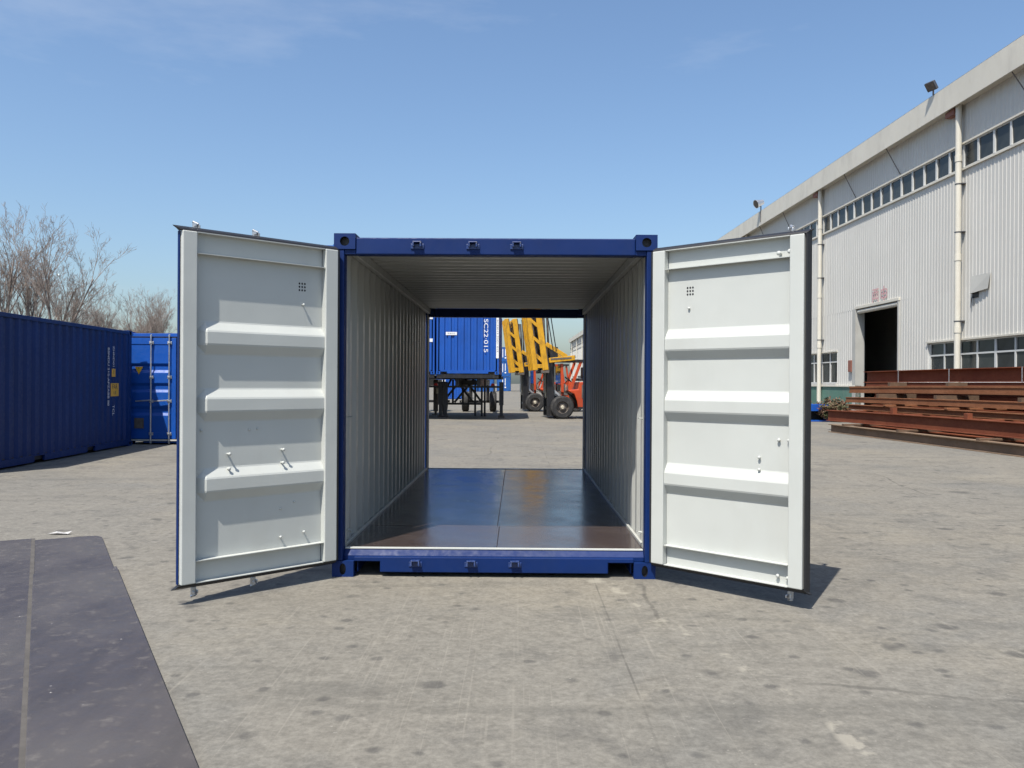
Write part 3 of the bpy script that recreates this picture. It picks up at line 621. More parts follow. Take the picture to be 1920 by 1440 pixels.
# F..H: far containers
cf = closed_container('shipping_container', 'blue container standing on the ground beyond the black trailer', None, BRIGHT, (-5.9, 67.0, 0), 0)
box('marking_label', SIGNW, cf, -0.75, -0.35, 0.004, 0.012, 1.55, 1.72)
for i, nm in enumerate(('lowest', 'middle', 'topmost')):
    k = closed_container('shipping_container', 'far blue container, %s of the stack of three' % nm, None, BRIGHT2, (-2.30, 139.0, 0), 0, False, i*2.593)
    for x in (-0.25, 0.20): box('marking_label', SIGNW, k, x, x+0.13, 0.002, 0.010, 1.0 if x > 0 else 0.75, 2.25)
    box('marking_label', SIGNW, k, 0.16, 0.42, 0.002, 0.010, 0.55, 0.80)
for i, x in enumerate((-5.0, -7.6)):
    closed_container('shipping_container', 'far blue container on the ground %s' % ('next to the stack of three', 'second from the stack of three')[i], None, BRIGHT2, (x, 128.0, 0), 0)
closed_container('shipping_container', 'far dark grey container between the blue stack and the forklifts', None, GREYC, (1.75, 131.0, 0), 0)

# ------------------------------------------------------------------ trailers
TP = {}
def wheel(parent, c, r, wd, axis=(0, 1, 0)):
    t = MB(); a = Vector(c)-Vector(axis)*wd/2
    t.lathe(a, axis, [(0, r*0.52), (0.0, r*0.86), (wd*0.10, r*0.97), (wd*0.22, r), (wd*0.78, r), (wd*0.90, r*0.97), (wd, r*0.86), (wd, r*0.52)], 28)
    wo_ = t.build('wheel', TYRE, parent)
    h = MB(); h.lathe(a, axis, [(wd*0.10, 0.0), (wd*0.10, r*0.26), (wd*0.34, r*0.30), (wd*0.34, r*0.44), (0.0, r*0.54)], 20)
    h.lathe(a, axis, [(wd, r*0.54), (wd*0.66, r*0.44), (wd*0.66, r*0.30), (wd*0.90, r*0.26), (wd*0.90, 0.0)], 20)
    h.build('rim', GREYST, wo_)
    hb = MB(); hb.lathe(a, axis, [(-wd*0.10, 0), (-wd*0.10, r*0.13), (wd*0.12, r*0.17)], 14); hb.build('hub', HOSE, wo_)
    return wo_
def make_trailer():
    t = thing('container_trailer', 'black skeletal trailer with landing legs under the numbered blue container', 'trailer', (-1.775, 25.75, 0))
    for x in (-0.42, 0.42): box('chassis_rail', BLACKST, t, x-0.07, x+0.07, 0.25, 11.2, 1.33, 1.62)
    for y in (0.02, 5.80, 11.0): box('bolster', BLACKST, t, -1.20, 1.20, y, y+0.16, 1.64, 1.788)
    for y in (2.0, 4.0, 7.6, 9.6): box('crossmember', BLACKST, t, -0.349, 0.349, y, y+0.1, 1.38, 1.56)
    # landing legs
    for x, y, zz in ((1.28, 1.90, 0.0), (-1.02, 1.90, 0.0)):
        l = MB(); l.box(x-0.09, x+0.09, y-0.09, y+0.09, 0.55, 1.50); l.box(x-0.065, x+0.065, y-0.065, y+0.065, 0.10, 0.56)
        leg = l.build('landing_leg', BLACKST, t); f = MB(); f.box(x-0.12, x+0.12, y-0.13, y+0.13, 0.0, 0.05); f.tube((x-0.13, y, 0.11), (x+0.13, y, 0.11), 0.06, n=12); f.build('foot', GREYST, leg)
    box('leg_beam', BLACKST, t, -1.12, 1.20, 1.80, 2.0, 1.26, 1.34)
    # X bracing of the landing frame
    ox, yy = 1.775, 4.25
    P = lambda x, z: (x+ox, yy, z)
    for a, b in (((-2.67, 0.56), (-2.67, 1.6)), ((-2.23, 0.56), (-2.23, 1.6)), ((-1.69, 0.0), (-1.69, 1.6)), ((-1.40, 0.0), (-1.40, 1.6)), ((-1.27, 0.0), (-1.27, 1.6)), ((-3.08, 0.0), (-3.08, 1.6))):
        MB().bar(P(*a), P(*b), 0.085).build('frame_post', BLACKST, t)
    for a, b in (((-2.75, 1.62), (-3.08, 0.95)), ((-2.3, 1.62), (-2.98, 0.77)), ((-2.58, 1.62), (-1.78, 0.62)), ((-2.14, 1.62), (-1.41, 0.62)), ((-1.75, 1.62), (-2.6, 0.6))):
        MB().bar(P(a[0], a[1]), P(b[0], b[1]), 0.09, 0.09).build('brace', BLACKST, t)
    MB().bar(P(-2.95, 0.54), P(-1.4, 0.54), 0.10, 0.09).build('frame_bar', BLACKST, t)
    MB().bar(P(-3.1, 1.66), P(-1.2, 1.66), 0.12, 0.10).build('frame_bar', BLACKST, t)
    for y in (10.0,):
        box('axle', BLACKST, t, -1.0, 1.0, y-0.06, y+0.06, 0.45, 0.57)
        for x in (-0.70, 0.70): wheel(t, (x, y, 0.51), 0.51, 0.34, (1, 0, 0))
        box('axle_hanger', BLACKST, t, -0.5, -0.36, y-0.3, y+0.3, 0.57, 1.33); box('axle_hanger', BLACKST, t, 0.36, 0.5, y-0.3, y+0.3, 0.57, 1.33)
    lp = MB(); lp.tube((0.86, 4.15, 1.36), (0.86, 4.19, 1.36), 0.09, n=12); lp.build('tail_lamp', REDL, t)
    box('lamp_bracket', HOSE, t, 0.88, 0.96, 4.16, 4.20, 0.98, 1.28)
    return t
tr = make_trailer()
tr2 = copy_tree(tr); tr2.location = (-4.29, 25.95, 0); tr2['label'] = 'black skeletal trailer at the left edge of the opening, under the second container'
tr['group'] = tr2['group'] = 'container trailers'
# grey steel landing legs that the second trailer shows at the opening's edge
for nm in ('landing_leg',):
    l = MB(); l.box(0.66, 0.86, 5.05, 5.25, 0.16, 1.60); l.box(0.71, 0.81, 5.10, 5.20, 0.0, 0.16); l.box(0.62, 0.90, 4.98, 5.32, 0.0, 0.05)
    o = l.build('support_leg', GREYST, tr2); 

# ------------------------------------------------------------------ forklifts
def make_forklift():
    f = thing('forklift_truck', 'near orange heavy forklift with tall yellow lifting frame, seen through the open container', 'forklift', (2.02, 27.6, 0))
    yb0, yb1 = 0.15, 1.95
    # wheels of the drive axle and of the steer axle
    for y in (0.18, 1.9): wheel(f, (0, y, 0.48), 0.48, 0.36)
    for y in (0.3, 1.8): wheel(f, (2.15, y, 0.38), 0.38, 0.28)
    box('axle', BLACKST, f, -0.12, 0.12, 0.37, 1.72, 0.36, 0.60)
    # body
    b = MB(); pf = [(0.62, 0.42), (0.62, 0.70), (0.50, 1.02), (0.28, 1.12), (0.28, 1.20), (0.66, 1.22), (0.72, 1.52), (2.05, 1.56), (2.62, 1.38), (2.72, 0.95), (2.62, 0.36), (2.42, 0.34), (2.36, 0.80), (1.95, 0.80), (1.78, 0.42)]
    b.prism(pf, lambda x, z: (x, 0.12, z), lambda x, z: (x, 1.98, z)); b.build('body', ORANGE, f, 0.03)
    box('engine_cover', GREYST, f, 0.80, 1.70, 0.10, 0.119, 0.86, 1.40, 0.004)
    box('step', BLACKST, f, 0.66, 1.05, 0.05, 0.119, 0.42, 0.50)
    fd = MB()
    for i in range(7):
        a0, a1 = R(95-i*14), R(95-(i+1)*14)
        fd.add([(0.60*math.cos(a0), y, 0.48+0.60*math.sin(a0)) for y in (-0.02, 0.40)]+[(0.60*math.cos(a1), y, 0.48+0.60*math.sin(a1)) for y in (-0.02, 0.40)], [(0, 1, 3, 2)])
        fd.add([(0.63*math.cos(a0), y, 0.48+0.63*math.sin(a0)) for y in (-0.02, 0.40)]+[(0.63*math.cos(a1), y, 0.48+0.63*math.sin(a1)) for y in (-0.02, 0.40)], [(0, 2, 3, 1)])
    fd.build('mudguard', BLACKST, f)
    # overhead guard
    for y in (0.22, 1.88):
        MB().bar((0.02, y, 0.95), (-0.02, y, 2.28), 0.11).build('guard_post', ORANGE, f, 0.01)
        MB().bar((0.34, y, 1.20), (0.78, y, 2.36), 0.11).build('guard_post', ORANGE, f, 0.01)
        MB().bar((1.75, y, 1.50), (1.62, y, 2.36), 0.09).build('guard_post', ORANGE, f, 0.01)
    gr = MB()
    for y in (0.18, 1.92): gr.box(-0.05, 1.75, y-0.05, y+0.05, 2.36, 2.45)
    for i in range(8): gr.box(0.0+i*0.235, 0.05+i*0.235, 0.2301, 1.8699, 2.38, 2.43)
    gr.build('guard_roof', BLACKST, f)
    lam = MB()
    for x in (0.12, 0.48): lam.tube((x, 0.20, 2.45), (x, 0.20, 2.50), 0.03, n=8); lam.tube((x-0.06, 0.20, 2.56), (x+0.06, 0.20, 2.56), 0.07, n=12)
    lam.build('work_lamp', ALU, f)
    sw = MB(); sw.box(0.55, 1.0, 0.75, 1.35, 1.5701, 1.68); sw.box(0.95, 1.08, 0.75, 1.35, 1.6801, 2.15); sw.build('seat', BLACKST, f, 0.03)
    box('dashboard', HOSE, f, -0.02, 0.20, 0.35, 1.7, 1.13, 1.42, 0.02); box('windscreen', CABGL, f, -0.06, -0.048, 0.32, 1.78, 1.45, 2.2)
    st = MB(); st.tube((0.2, 1.05, 1.42), (0.38, 1.05, 1.62), 0.02, n=8); st.lathe((0.38, 1.05, 1.62), (0.6, 0, 0.8), [(-0.01, 0.17), (0.0, 0.19), (0.02, 0.19), (0.01, 0.17)], 16); st.build('steering_wheel', BLACKST, f)
    # mast: two black outer channels, ram, crossheads
    for y in (0.42, 1.58):
        m_ = MB(); m_.box(-0.60, -0.30, y-0.10, y+0.10, 0.10, 2.62); m_.build('mast_channel', BLACKST, f)
        r_ = MB(); r_.tube((-0.40, y+0.16, 0.6), (-0.62, y+0.16, 4.6), 0.045, n=10); r_.build('lift_ram', GREYST, f)
        MB().bar((-0.30, y, 1.15), (0.15, y, 0.78), 0.09).build('tilt_ram', ZINC, f)
    for z in (0.35, 1.35, 2.5): box('mast_crosshead', BLACKST, f, -0.56, -0.36, 0.5201, 1.4799, z, z+0.14)
    hs = MB(); hs.box(-0.66, -0.62, 0.75, 1.25, 1.05, 1.95); 
    for i, y in enumerate((0.80, 0.92, 1.06, 1.18)): hs.tube((-0.64, y, 1.95), (-0.60, y+0.03, 0.85+0.1*i), 0.045, n=8)
    hs.build('hose_bundle', HOSE, f)
    # yellow lifting frame: four leaning uprights, arms with diagonal braces, base bar
    for y in (0.10, 0.64, 1.38, 1.92):
        for x0, wd in ((-0.70, 0.24), (-1.12, 0.20)):
            up_ = MB().bar((x0, y, 2.0), (x0-0.38, y, 4.75), 0.13, wd, upv=(1, 0, 0)).build('frame_upright', YELLOW, f, 0.012)
            MB().bar((x0+wd*0.5+0.02, y+0.03, 2.0), (x0+wd*0.5-0.36, y+0.03, 4.75), 0.05, 0.05, upv=(1, 0, 0)).build('upright_flange', GREYST, up_)
    for y in (0.10, 1.92):
        MB().bar((-0.56, y, 2.40), (0.50, y, 2.52), 0.10, 0.20).build('frame_arm', YELLOW, f, 0.012)
        MB().bar((-0.70, y, 3.08), (0.16, y, 2.56), 0.09, 0.17).build('frame_brace', YELLOW, f, 0.012)
        MB().bar((-0.50, y-0.02, 2.45), (0.36, y-0.02, 2.51), 0.08, 0.07).build('arm_plate', GREYST, f)
        MB().bar((-1.08, y, 2.16), (-0.72, y, 2.16), 0.11, 0.16).build('frame_tie', YELLOW, f, 0.01)
        MB().bar((-1.12, y+0.02, 2.62), (-0.80, y+0.02, 2.34), 0.08, 0.14).build('frame_brace', YELLOW, f, 0.01)
        for zg in (3.05, 3.75):
            MB().bar((-1.10-(zg-2)*0.138, y-0.03, zg+0.30), (-0.74-(zg-2)*0.138, y-0.03, zg), 0.05, 0.12).build('frame_gusset', YELLOW, f, 0.01)
        box('arm_bracket', BLACKST, f, -0.52, -0.20, y-0.04, y+0.04, 2.501, 2.95)
    MB().bar((-0.72, 0.05, 1.94), (-0.72, 1.98, 1.94), 0.34, 0.12).build('frame_base', GREYST, f, 0.01)
    for z in (2.5, 3.2, 3.9, 4.6): MB().bar((-0.74-(z-2)*0.138, 0.16, z), (-0.74-(z-2)*0.138, 1.86, z), 0.16, 0.14).build('frame_crossbar', YELLOW, f, 0.01)
    MB().bar((-0.78, 0.85, 2.1), (-1.03, 0.95, 4.3), 0.10, 0.14).build('frame_brace', YELLOW, f, 0.01)
    rm = MB(); rm.tube((-0.98, 0.35, 2.0), (-1.12, 0.35, 3.3), 0.085, n=10); rm.tube((-1.12, 0.35, 3.3), (-1.24, 0.35, 4.3), 0.05, n=10); rm.build('frame_ram', GREYST, f)
    mg = MB(); mg.box(-1.02, -0.86, 0.5, 1.5, 2.05, 2.7); mg.tube((-0.95, 0.4, 2.9), (-0.95, 1.6, 2.9), 0.11, n=12); mg.box(-1.12, -0.98, 0.7, 1.3, 3.2, 3.6); mg.box(-0.98, -0.80, 0.25, 1.75, 3.75, 4.5); mg.build('frame_winch', GREYST, f)
    for y in (0.3, 0.5, 1.5): MB().tube((-0.84, y, 2.0), (-1.18, y+0.05, 4.6), 0.03, n=6).build('hose', RUBBER, f)
    for dx in (0.0, 0.13): MB().tube((-0.40+dx, 0.06, 2.8), (-0.72+dx, 0.06, 4.7), 0.022, n=6).build('hose', RUBBER, f)
    return f
fk = make_forklift()
fk.rotation_euler = (0, 0, R(5))
fk2 = copy_tree(fk); fk2.location = (1.07, 36.0, 0); fk2['label'] = 'far orange forklift with yellow lifting frame, behind and left of the near one'
fk['group'] = fk2['group'] = 'orange forklifts'

# ------------------------------------------------------------------ warehouse
wh = thing('warehouse', 'long pale corrugated warehouse with strip windows and a dark doorway along the right', 'building', (16.3, 0, 0), 0.0167)
YE = 196.0
def wall_corr(y0, y1, z0, z1, name='wall_sheet'):
    mb = MB(); n = max(1, round((y1-y0)/0.21)); p = (y1-y0)/n; vs = []
    pts = []
    for i in range(n):
        s = y0+i*p; pts += [(s, 0.0), (s+p*0.60, 0.0), (s+p*0.70, -0.014), (s+p*0.88, -0.014)]
    pts.append((y1, 0.0))
    vs = [(x, y, z) for y, x in pts for z in (z0, z1)]
    mb.add(vs, [(2*i, 2*i+1, 2*i+3, 2*i+2) for i in range(len(pts)-1)])
    return mb.build(name, SHEET, wh)
DY0, DY1, DZ = 27.85, 31.88, 4.95
LW = [(9.6, 25.5), (34.07, 46.8), (50.0, 60.0)] + [(63.0+12.8*k, 73.0+12.8*k) for k in range(10)]
LW = [q for q in LW if q[1] < YE]
WZ0, WZ1 = 1.55, 3.08
# lower cladding broken by windows and doorway
edges = [2.0]; segs = []
cur = 2.0
for a, b in sorted(LW+[(DY0, DY1)]):
    segs.append((cur, a, None)); cur = b
segs.append((cur, YE, None))
for a, b, _ in segs: wall_corr(a, b, 1.45, 4.95)
for a, b in LW:
    wall_corr(a, b, WZ1+0.06, 4.95)
wall_corr(2.0, YE, 4.95, 9.10); wall_corr(2.0, YE, 10.06, 12.0)
for a, b in ((2.0, DY0), (DY1, YE)):
    box('dado', GREEN, wh, -0.06, 0.20, a, b, 0.0, 1.38); 
for a, b in ((2.0, DY0), (DY1, YE)): box('dado_ledge', CREAM, wh, -0.11, 0.21, a, b, 1.381, 1.449, 0.006)
for z0, z1 in ((9.085, 9.16), (10.0, 10.065)): box('window_flashing', CREAM, wh, -0.075, 0.10, 2.0, YE, z0, z1)
box('fascia', CREAM, wh, -0.42, -0.36, 2.0, YE+0.3, 11.32, 12.20); box('gutter', CREAM, wh, -0.3595, 0.05, 2.0, YE+0.3, 11.40, 11.45)
rf = MB().add([(-0.42, 2.0, 12.21), (22, 2.0, 14.6), (22, YE+0.3, 14.6), (-0.42, YE+0.3, 12.21)], [(0, 1, 2, 3)])
rf.add([(22, 2.0, 14.6), (44, 2.0, 12.2), (44, YE+0.3, 12.2), (22, YE+0.3, 14.6)], [(0, 1, 2, 3)]); rf.build('roof', SHEET, wh)
for y in (2.0, YE):
    MB().add([(0, y, 0), (44, y, 0), (44, y, 12.2), (22, y, 14.6), (0, y, 12.2)], [(0, 1, 2, 3, 4)]).build('end_wall', SHEET, wh)
MB().add([(44, 2, 0), (44, YE, 0), (44, YE, 12.2), (44, 2, 12.2)], [(0, 1, 2, 3)]).build('back_wall', SHEET, wh)
MB().add([(0.25, 2.02, 0.01), (0.25, YE-0.02, 0.01), (0.25, YE-0.02, 12.0), (0.25, 2.02, 12.0)], []).mesh
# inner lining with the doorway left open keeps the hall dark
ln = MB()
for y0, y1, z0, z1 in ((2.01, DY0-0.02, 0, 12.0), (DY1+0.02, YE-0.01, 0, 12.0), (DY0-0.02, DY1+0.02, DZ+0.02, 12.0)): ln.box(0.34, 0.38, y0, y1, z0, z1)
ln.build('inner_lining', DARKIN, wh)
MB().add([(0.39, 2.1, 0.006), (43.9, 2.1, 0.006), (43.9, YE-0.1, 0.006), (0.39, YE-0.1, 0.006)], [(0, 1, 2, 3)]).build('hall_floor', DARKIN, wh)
ip = MB(); ip.box(3.5, 3.7, 20, 30.0, 0, 8); ip.box(3.5, 3.7, 33.2, 44, 0, 8); ip.box(3.5, 3.7, 30.0, 33.2, 3.7, 8); ip.build('partition', CONCW, wh)
for y0, y1 in ((DY0-0.10, DY0), (DY1, DY1+0.10)): box('door_jamb', CONCW, wh, -0.065, 0.34, y0, y1, 0.0, DZ+0.0)
box('door_jamb_face', CONCW, wh, -0.072, -0.0651, DY1, DY1+0.34, 0.0, DZ)
box('door_lintel', CREAM, wh, -0.075, 0.339, DY0-0.12, DY1+0.12, DZ+0.001, DZ+0.13, 0.01)
MB().tube((0.05, DY0+0.1, DZ-0.12), (0.05, DY1-0.1, DZ-0.12), 0.10, n=12).build('roller_shutter', CREAM, wh)
# windows: frame per bay, panes as sub-parts
pane_up = MB().box(0.0, 0.006, -0.405, 0.405, -0.39, 0.39).mesh('pane', GLASS)
PY0 = 23.12-12.8*2+0.0
k = 0; y = 10.32
bays = []
yb = 23.12-12.8
while yb < YE-13: bays.append((yb, yb+12.8)); yb += 12.8
rnd = random.Random(4)
for a, b in bays:
    vis = (b < 61.6) or (a > 150)
    fr = MB(); n = 14; st = (b-a)/n
    fr.box(-0.02, 0.05, a, b, 9.161, 9.20); fr.box(-0.02, 0.05, a, b, 9.96, 9.999)
    for i in range(n): fr.box(-0.025, 0.05, a+i*st-0.045, a+i*st+0.045, 9.2001, 9.9599)
    fo = fr.build('window', WFRAME, wh)
    if vis:
        for i in range(n):
            mesh_obj('pane', pane_up, fo, 0, 2, (0.022, a+(i+0.5)*st, 9.58), (rnd.uniform(-0.01, 0.01), rnd.uniform(-0.05, 0.02), rnd.uniform(-0.02, 0.02)))
    else: box('pane', GLASS, fo, 0.02, 0.026, a, b, 9.2, 9.96)
pane_lo = MB().box(0.0, 0.006, -0.49, 0.49, -0.485, 0.485).mesh('pane', GLASS); pane_tr = MB().box(0.0, 0.006, -0.49, 0.49, -0.205, 0.205).mesh('pane', GLASS)
for a, b in LW:
    n = max(1, round((b-a)/1.06)); st = (b-a)/n; fr = MB(); X0, X1 = 0.06, 0.13
    fr.box(X0, X1, a, b, WZ0, WZ0+0.05); fr.box(X0, X1, a, b, WZ1-0.05, WZ1); fr.box(X0, X1, a, b, 2.57, 2.63)
    for i in range(n+1):
        yy = min(max(a+i*st, a+0.035), b-0.035); wdd = 0.055 if i % 2 else 0.035
        for z0, z1 in ((WZ0+0.0501, 2.5699), (2.6301, WZ1-0.0501)): fr.box(X0-0.004, X1, yy-wdd, yy+wdd, z0, z1)
    fo = fr.build('window', WFRAME, wh)
    for nm_, z0, z1 in (('window_head', WZ1+0.001, WZ1+0.059),): box(nm_, CREAM, fo, -0.07, 0.14, a-0.05, b+0.05, z0, z1)
    box('window_sill', LGREY, fo, -0.07, 0.14, a, b, 1.451, WZ0-0.002)
    rv = MB(); rv.box(-0.025, 0.14, a-0.03, a-0.001, WZ0, WZ1); rv.box(-0.025, 0.14, b+0.001, b+0.03, WZ0, WZ1); rv.build('reveal', WFRAME, fo)
    if b < 50 or a > 155:
        for i in range(n):
            if a > 30 and a < 40 and i == 0:
                mesh_obj('pane', pane_lo, fo, 0, 2, (0.10, a+(i+0.9)*st, 2.085)); mesh_obj('pane', pane_tr, fo, 0, 2, (0.095, a+(i+0.5)*st, 2.83)); continue
            rot = lambda: (rnd.uniform(-0.006, 0.006), rnd.uniform(-0.03, 0.02), rnd.uniform(-0.015, 0.015))
            mesh_obj('pane', pane_lo, fo, 0, 2, (0.095, a+(i+0.5)*st, 2.085), rot()); mesh_obj('pane', pane_tr, fo, 0, 2, (0.095, a+(i+0.5)*st, 2.83), rot())
    else:
        box('pane', GLASS, fo, 0.095, 0.10, a, b, WZ0+0.05, WZ1-0.05)
# downpipes
pipe = MB(); pipe.tube((0, 0, 0.1), (0, 0, 11.4), 0.105, n=16)
pm = pipe.mesh('downpipe', PVC)
cl = MB(); cl.tube((0, 0, -0.11), (0, 0, 0.11), 0.122, n=16); clm = cl.mesh('pipe_socket', PVC)
bk = MB(); bk.tube((0, 0, -0.018), (0, 0, 0.018), 0.116, n=16); bk.box(0.05, 0.20, -0.17, -0.115, -0.018, 0.018); bk.box(0.10, 0.2, -0.11, 0.11, -0.015, 0.015); bkm = bk.mesh('pipe_clip', ALU)
for yy in [23.12+12.8*i for i in range(-1, 14)]:
    po = mesh_obj('downpipe', pm, wh, 0, 2, (-0.19, yy, 0)); 
    if yy < 62:
        for z in (3.45, 6.0, 9.5): mesh_obj('pipe_socket', clm, po, 0, 2, (0, 0, z))
        for z in (3.75, 6.9, 8.6): mesh_obj('pipe_clip', bkm, po, 0, 2, (0, 0, z))
    box('gutter_outlet', BROWNBOX, wh, -0.30, -0.06, yy+0.13, yy+0.7, 11.12, 11.32)
# eave stays
for i in range(40):
    yy = 19.66+12.8/3*i
    if abs(((yy-23.12)+6.4) % 12.8-6.4) > 1.0 and yy < YE:
        MB().tube((-0.34, yy+0.20, 11.38), (-0.035, yy-0.45, 10.12), 0.018, n=6).build('eave_stay', GREYST, wh)
# meter box, torn vent hood, faded red characters
box('meter_box', BROWNBOX, wh, -0.13, -0.0155, 32.23, 32.55, 2.08, 2.62, 0.01)
hd = MB(); hd.add([(-0.035, 21.42, 5.26), (-0.035, 22.50, 5.26), (-0.07, 21.50, 4.74), (-0.13, 22.46, 4.66), (-0.045, 21.40, 5.252), (-0.045, 22.48, 5.252), (-0.08, 21.48, 4.732), (-0.14, 22.44, 4.652), (-0.034, 22.47, 4.63)],
                   [(0, 1, 3, 2), (4, 6, 7, 5), (2, 3, 7, 6), (1, 8, 3)]); hd.build('torn_vent_hood', CONCW, wh)
box('hood_shadow_patch', BLACKST, wh, -0.034, -0.031, 22.1, 22.48, 4.50, 4.72)  # dark patch painted as the shadow beneath the hood
fl = MB().add([(-0.034, 22.50, 4.62), (-0.034, 22.46, 4.10), (-0.12, 22.40, 4.45)], [(0, 1, 2), (2, 1, 0)]); fl.build('torn_flap', GREYST, wh)
ch = MB(); X = -0.034
def stroke(y0, z0, y1, z1, wd=0.075):
    ch.bar((X, y0, z0), (X, y1, z1), 0.004, wd, upv=(0, 0, 1)) if abs(z1-z0) < 1e-6 else ch.bar((X, y0, z0), (X, y1, z1), 0.004, wd, upv=(0, 1, 0))
cy = 29.95
for (a, b, c_, d) in ((0.30, 0.32, -0.30, 0.32), (0.26, 0.20, -0.26, 0.20), (0.26, 0.20, 0.26, -0.32), (-0.26, 0.20, -0.26, -0.32), (0.26, -0.32, -0.26, -0.32), (0.09, 0.32, 0.09, -0.05), (-0.09, 0.32, -0.09, -0.05), (0.26, -0.08, -0.26, -0.08)):
    stroke(cy+a, 5.33+b, cy+c_, 5.33+d, 0.055)
cy = 29.15
for (a, b, c_, d) in ((0.26, 0.20, -0.26, 0.20), (0.26, 0.20, 0.26, -0.14), (-0.26, 0.20, -0.26, -0.14), (0.26, -0.14, -0.26, -0.14), (0.26, 0.03, -0.26, 0.03), (0, 0.36, 0, -0.36)):
    stroke(cy+a, 5.36+b, cy+c_, 5.36+d, 0.06)
ch.build('faded_characters', CHARRED, wh)
# floodlights on the eave
f1 = thing('floodlight', 'square black floodlight on the warehouse eave near the top right', 'floodlight', (15.46, 24.4, 12.20), R(200))
MB().tube((0, 0, 0), (0, 0, 0.22), 0.03, n=8).build('bracket', GREYST, f1)
hb = MB(); hb.box(-0.04, 0.08, -0.21, 0.21, -0.17, 0.17); ho = hb.build('housing', ALU, f1, 0.02); ho.location = (0.08, 0, 0.33); ho.rotation_euler = (0, R(35), 0)
lens = MB().box(0.082, 0.088, -0.17, 0.17, -0.13, 0.13).build('lens', GREYST, ho)
MB().bar((0, 0.0, 0.22), (-0.25, -0.3, 0.36), 0.03).build('arm', GREYST, f1)
f2 = thing('floodlight', 'round silver floodlight on a thin arm on the warehouse eave further off', 'floodlight', (15.13, 44.9, 12.20), R(195))
MB().tube((0, 0, -0.7), (0, 0, 0.5), 0.035, n=8).build('bracket', GREYST, f2)
rl = MB(); rl.lathe((0, 0, 0), (1, 0, -0.35), [(-0.30, 0.0), (-0.30, 0.15), (-0.05, 0.20), (0.20, 0.27), (0.22, 0.27), (0.18, 0.23)], 20); ro = rl.build('reflector', ZINC, f2); ro.location = (0.15, 0, 0.45)
rl2 = MB(); rl2.lathe((0, 0, 0), (1, 0, -0.35), [(0.195, 0.0), (0.195, 0.25)], 20); rl2.build('lens', GREYST, ro)

# ------------------------------------------------------------------ rusty steel beams
S_ = -0.0845
def hbeam(x0, y0, y1, z0, h, wd, mat, label, tb=0.022, solid=False, bend=0.0):
    """H beam lying along the pile; x = x0 + S_*y"""
    th = math.atan(S_); b = MB(); Lb = y1-y0; hw = wd/2
    prof = [(-hw, 0), (hw, 0), (hw, tb), (0.010, tb), (0.010, h-tb), (hw, h-tb), (hw, h), (-hw, h), (-hw, h-tb), (-0.010, h-tb), (-0.010, tb), (-hw, tb)]
    if solid: prof = [(-hw, 0), (hw, 0), (hw, h), (-hw, h), (-hw, h-tb), (-hw+0.018, h-tb), (-hw+0.018, tb), (-hw, tb)]
    n_, N_ = len(prof), 12; bow = lambda t: bend*(1-(2*t-1)**2)+0.0
    vs = [(x, Lb*k/N_, z+bow(k/N_)) for k in range(N_+1) for x, z in prof]
    b.add(vs, [tuple(reversed(range(n_))), tuple(range(N_*n_, (N_+1)*n_))]+[(k*n_+i, k*n_+(i+1) % n_, (k+1)*n_+(i+1) % n_, (k+1)*n_+i) for k in range(N_) for i in range(n_)])
    o = b.build('steel_beam', mat); o.location = (x0+S_*y0, y0, z0); o.rotation_euler = (0, 0, -th)
    return tag(o, label, 'steel beam', 'rusty steel beams in the pile')
Y0 = 5.0
hbeam(11.60, Y0, 19.6, 0.0, 0.25, 0.20, RUST3, 'grey-brown steel beam lying on the concrete at the front foot of the pile')
hbeam(12.10, Y0+0.5, 20.9, 0.30, 0.35, 0.16, RUST, 'deep dark red beam in second layer, directly above the front ground beam', 0.022, False, 0.03)
hbeam(12.62, Y0, 20.6, 0.69, 0.16, 0.16, RUST2, 'thin brown beam in the third layer, set back in the shade')
hbeam(12.95, Y0+0.3, 21.3, 0.90, 0.17, 0.22, RUST2, 'orange-brown beam in the fourth layer, halfway up the pile', 0.02, True, 0.03)
hbeam(13.52, Y0, 22.2, 1.20, 0.22, 0.26, RUST2, 'pale-topped brown beam just below the strapped top beam', 0.05, True, 0.05)
tb_ = hbeam(14.30, Y0+0.6, 22.75, 1.56, 0.38, 0.30, RUST, 'topmost dark red beam with pale strapping bands round it', 0.022, False, 0.02)
sh = 'rusty filler beam added inside the pile, mostly hidden behind the front beams'
for x0, z, h, wd, e in ((12.45, 0, 0.25, 0.2, 19.9), (13.2, 0, 0.25, 0.2, 20.4), (14.0, 0, 0.25, 0.2, 20.8), (14.7, 0, 0.25, 0.2, 21.0), (12.85, 0.30, 0.35, 0.16, 20.5), (13.6, 0.30, 0.35, 0.16, 20.9), (14.4, 0.30, 0.35, 0.16, 21.2),
                        (13.4, 0.69, 0.16, 0.16, 20.6), (14.3, 0.69, 0.16, 0.16, 21.0), (13.7, 0.90, 0.17, 0.2, 21.4), (14.45, 0.90, 0.17, 0.2, 21.6), (14.3, 1.20, 0.22, 0.26, 22.0)):
    hbeam(x0, Y0, e, z, h, wd, RUST, sh)  # dark red rust chosen so the gaps between layers look shaded
for x0, z, h, e in ((14.25, 1.0705, 0.129, 21.9), (14.15, 1.4205, 0.139, 22.3), (14.35, 0.8505, 0.049, 21.0), (13.9, 0.6505, 0.039, 20.8)): hbeam(x0, Y0, e, z, h, 0.30, RUST, sh, 0.012, True)  # filler bars added to block light and view through the gaps
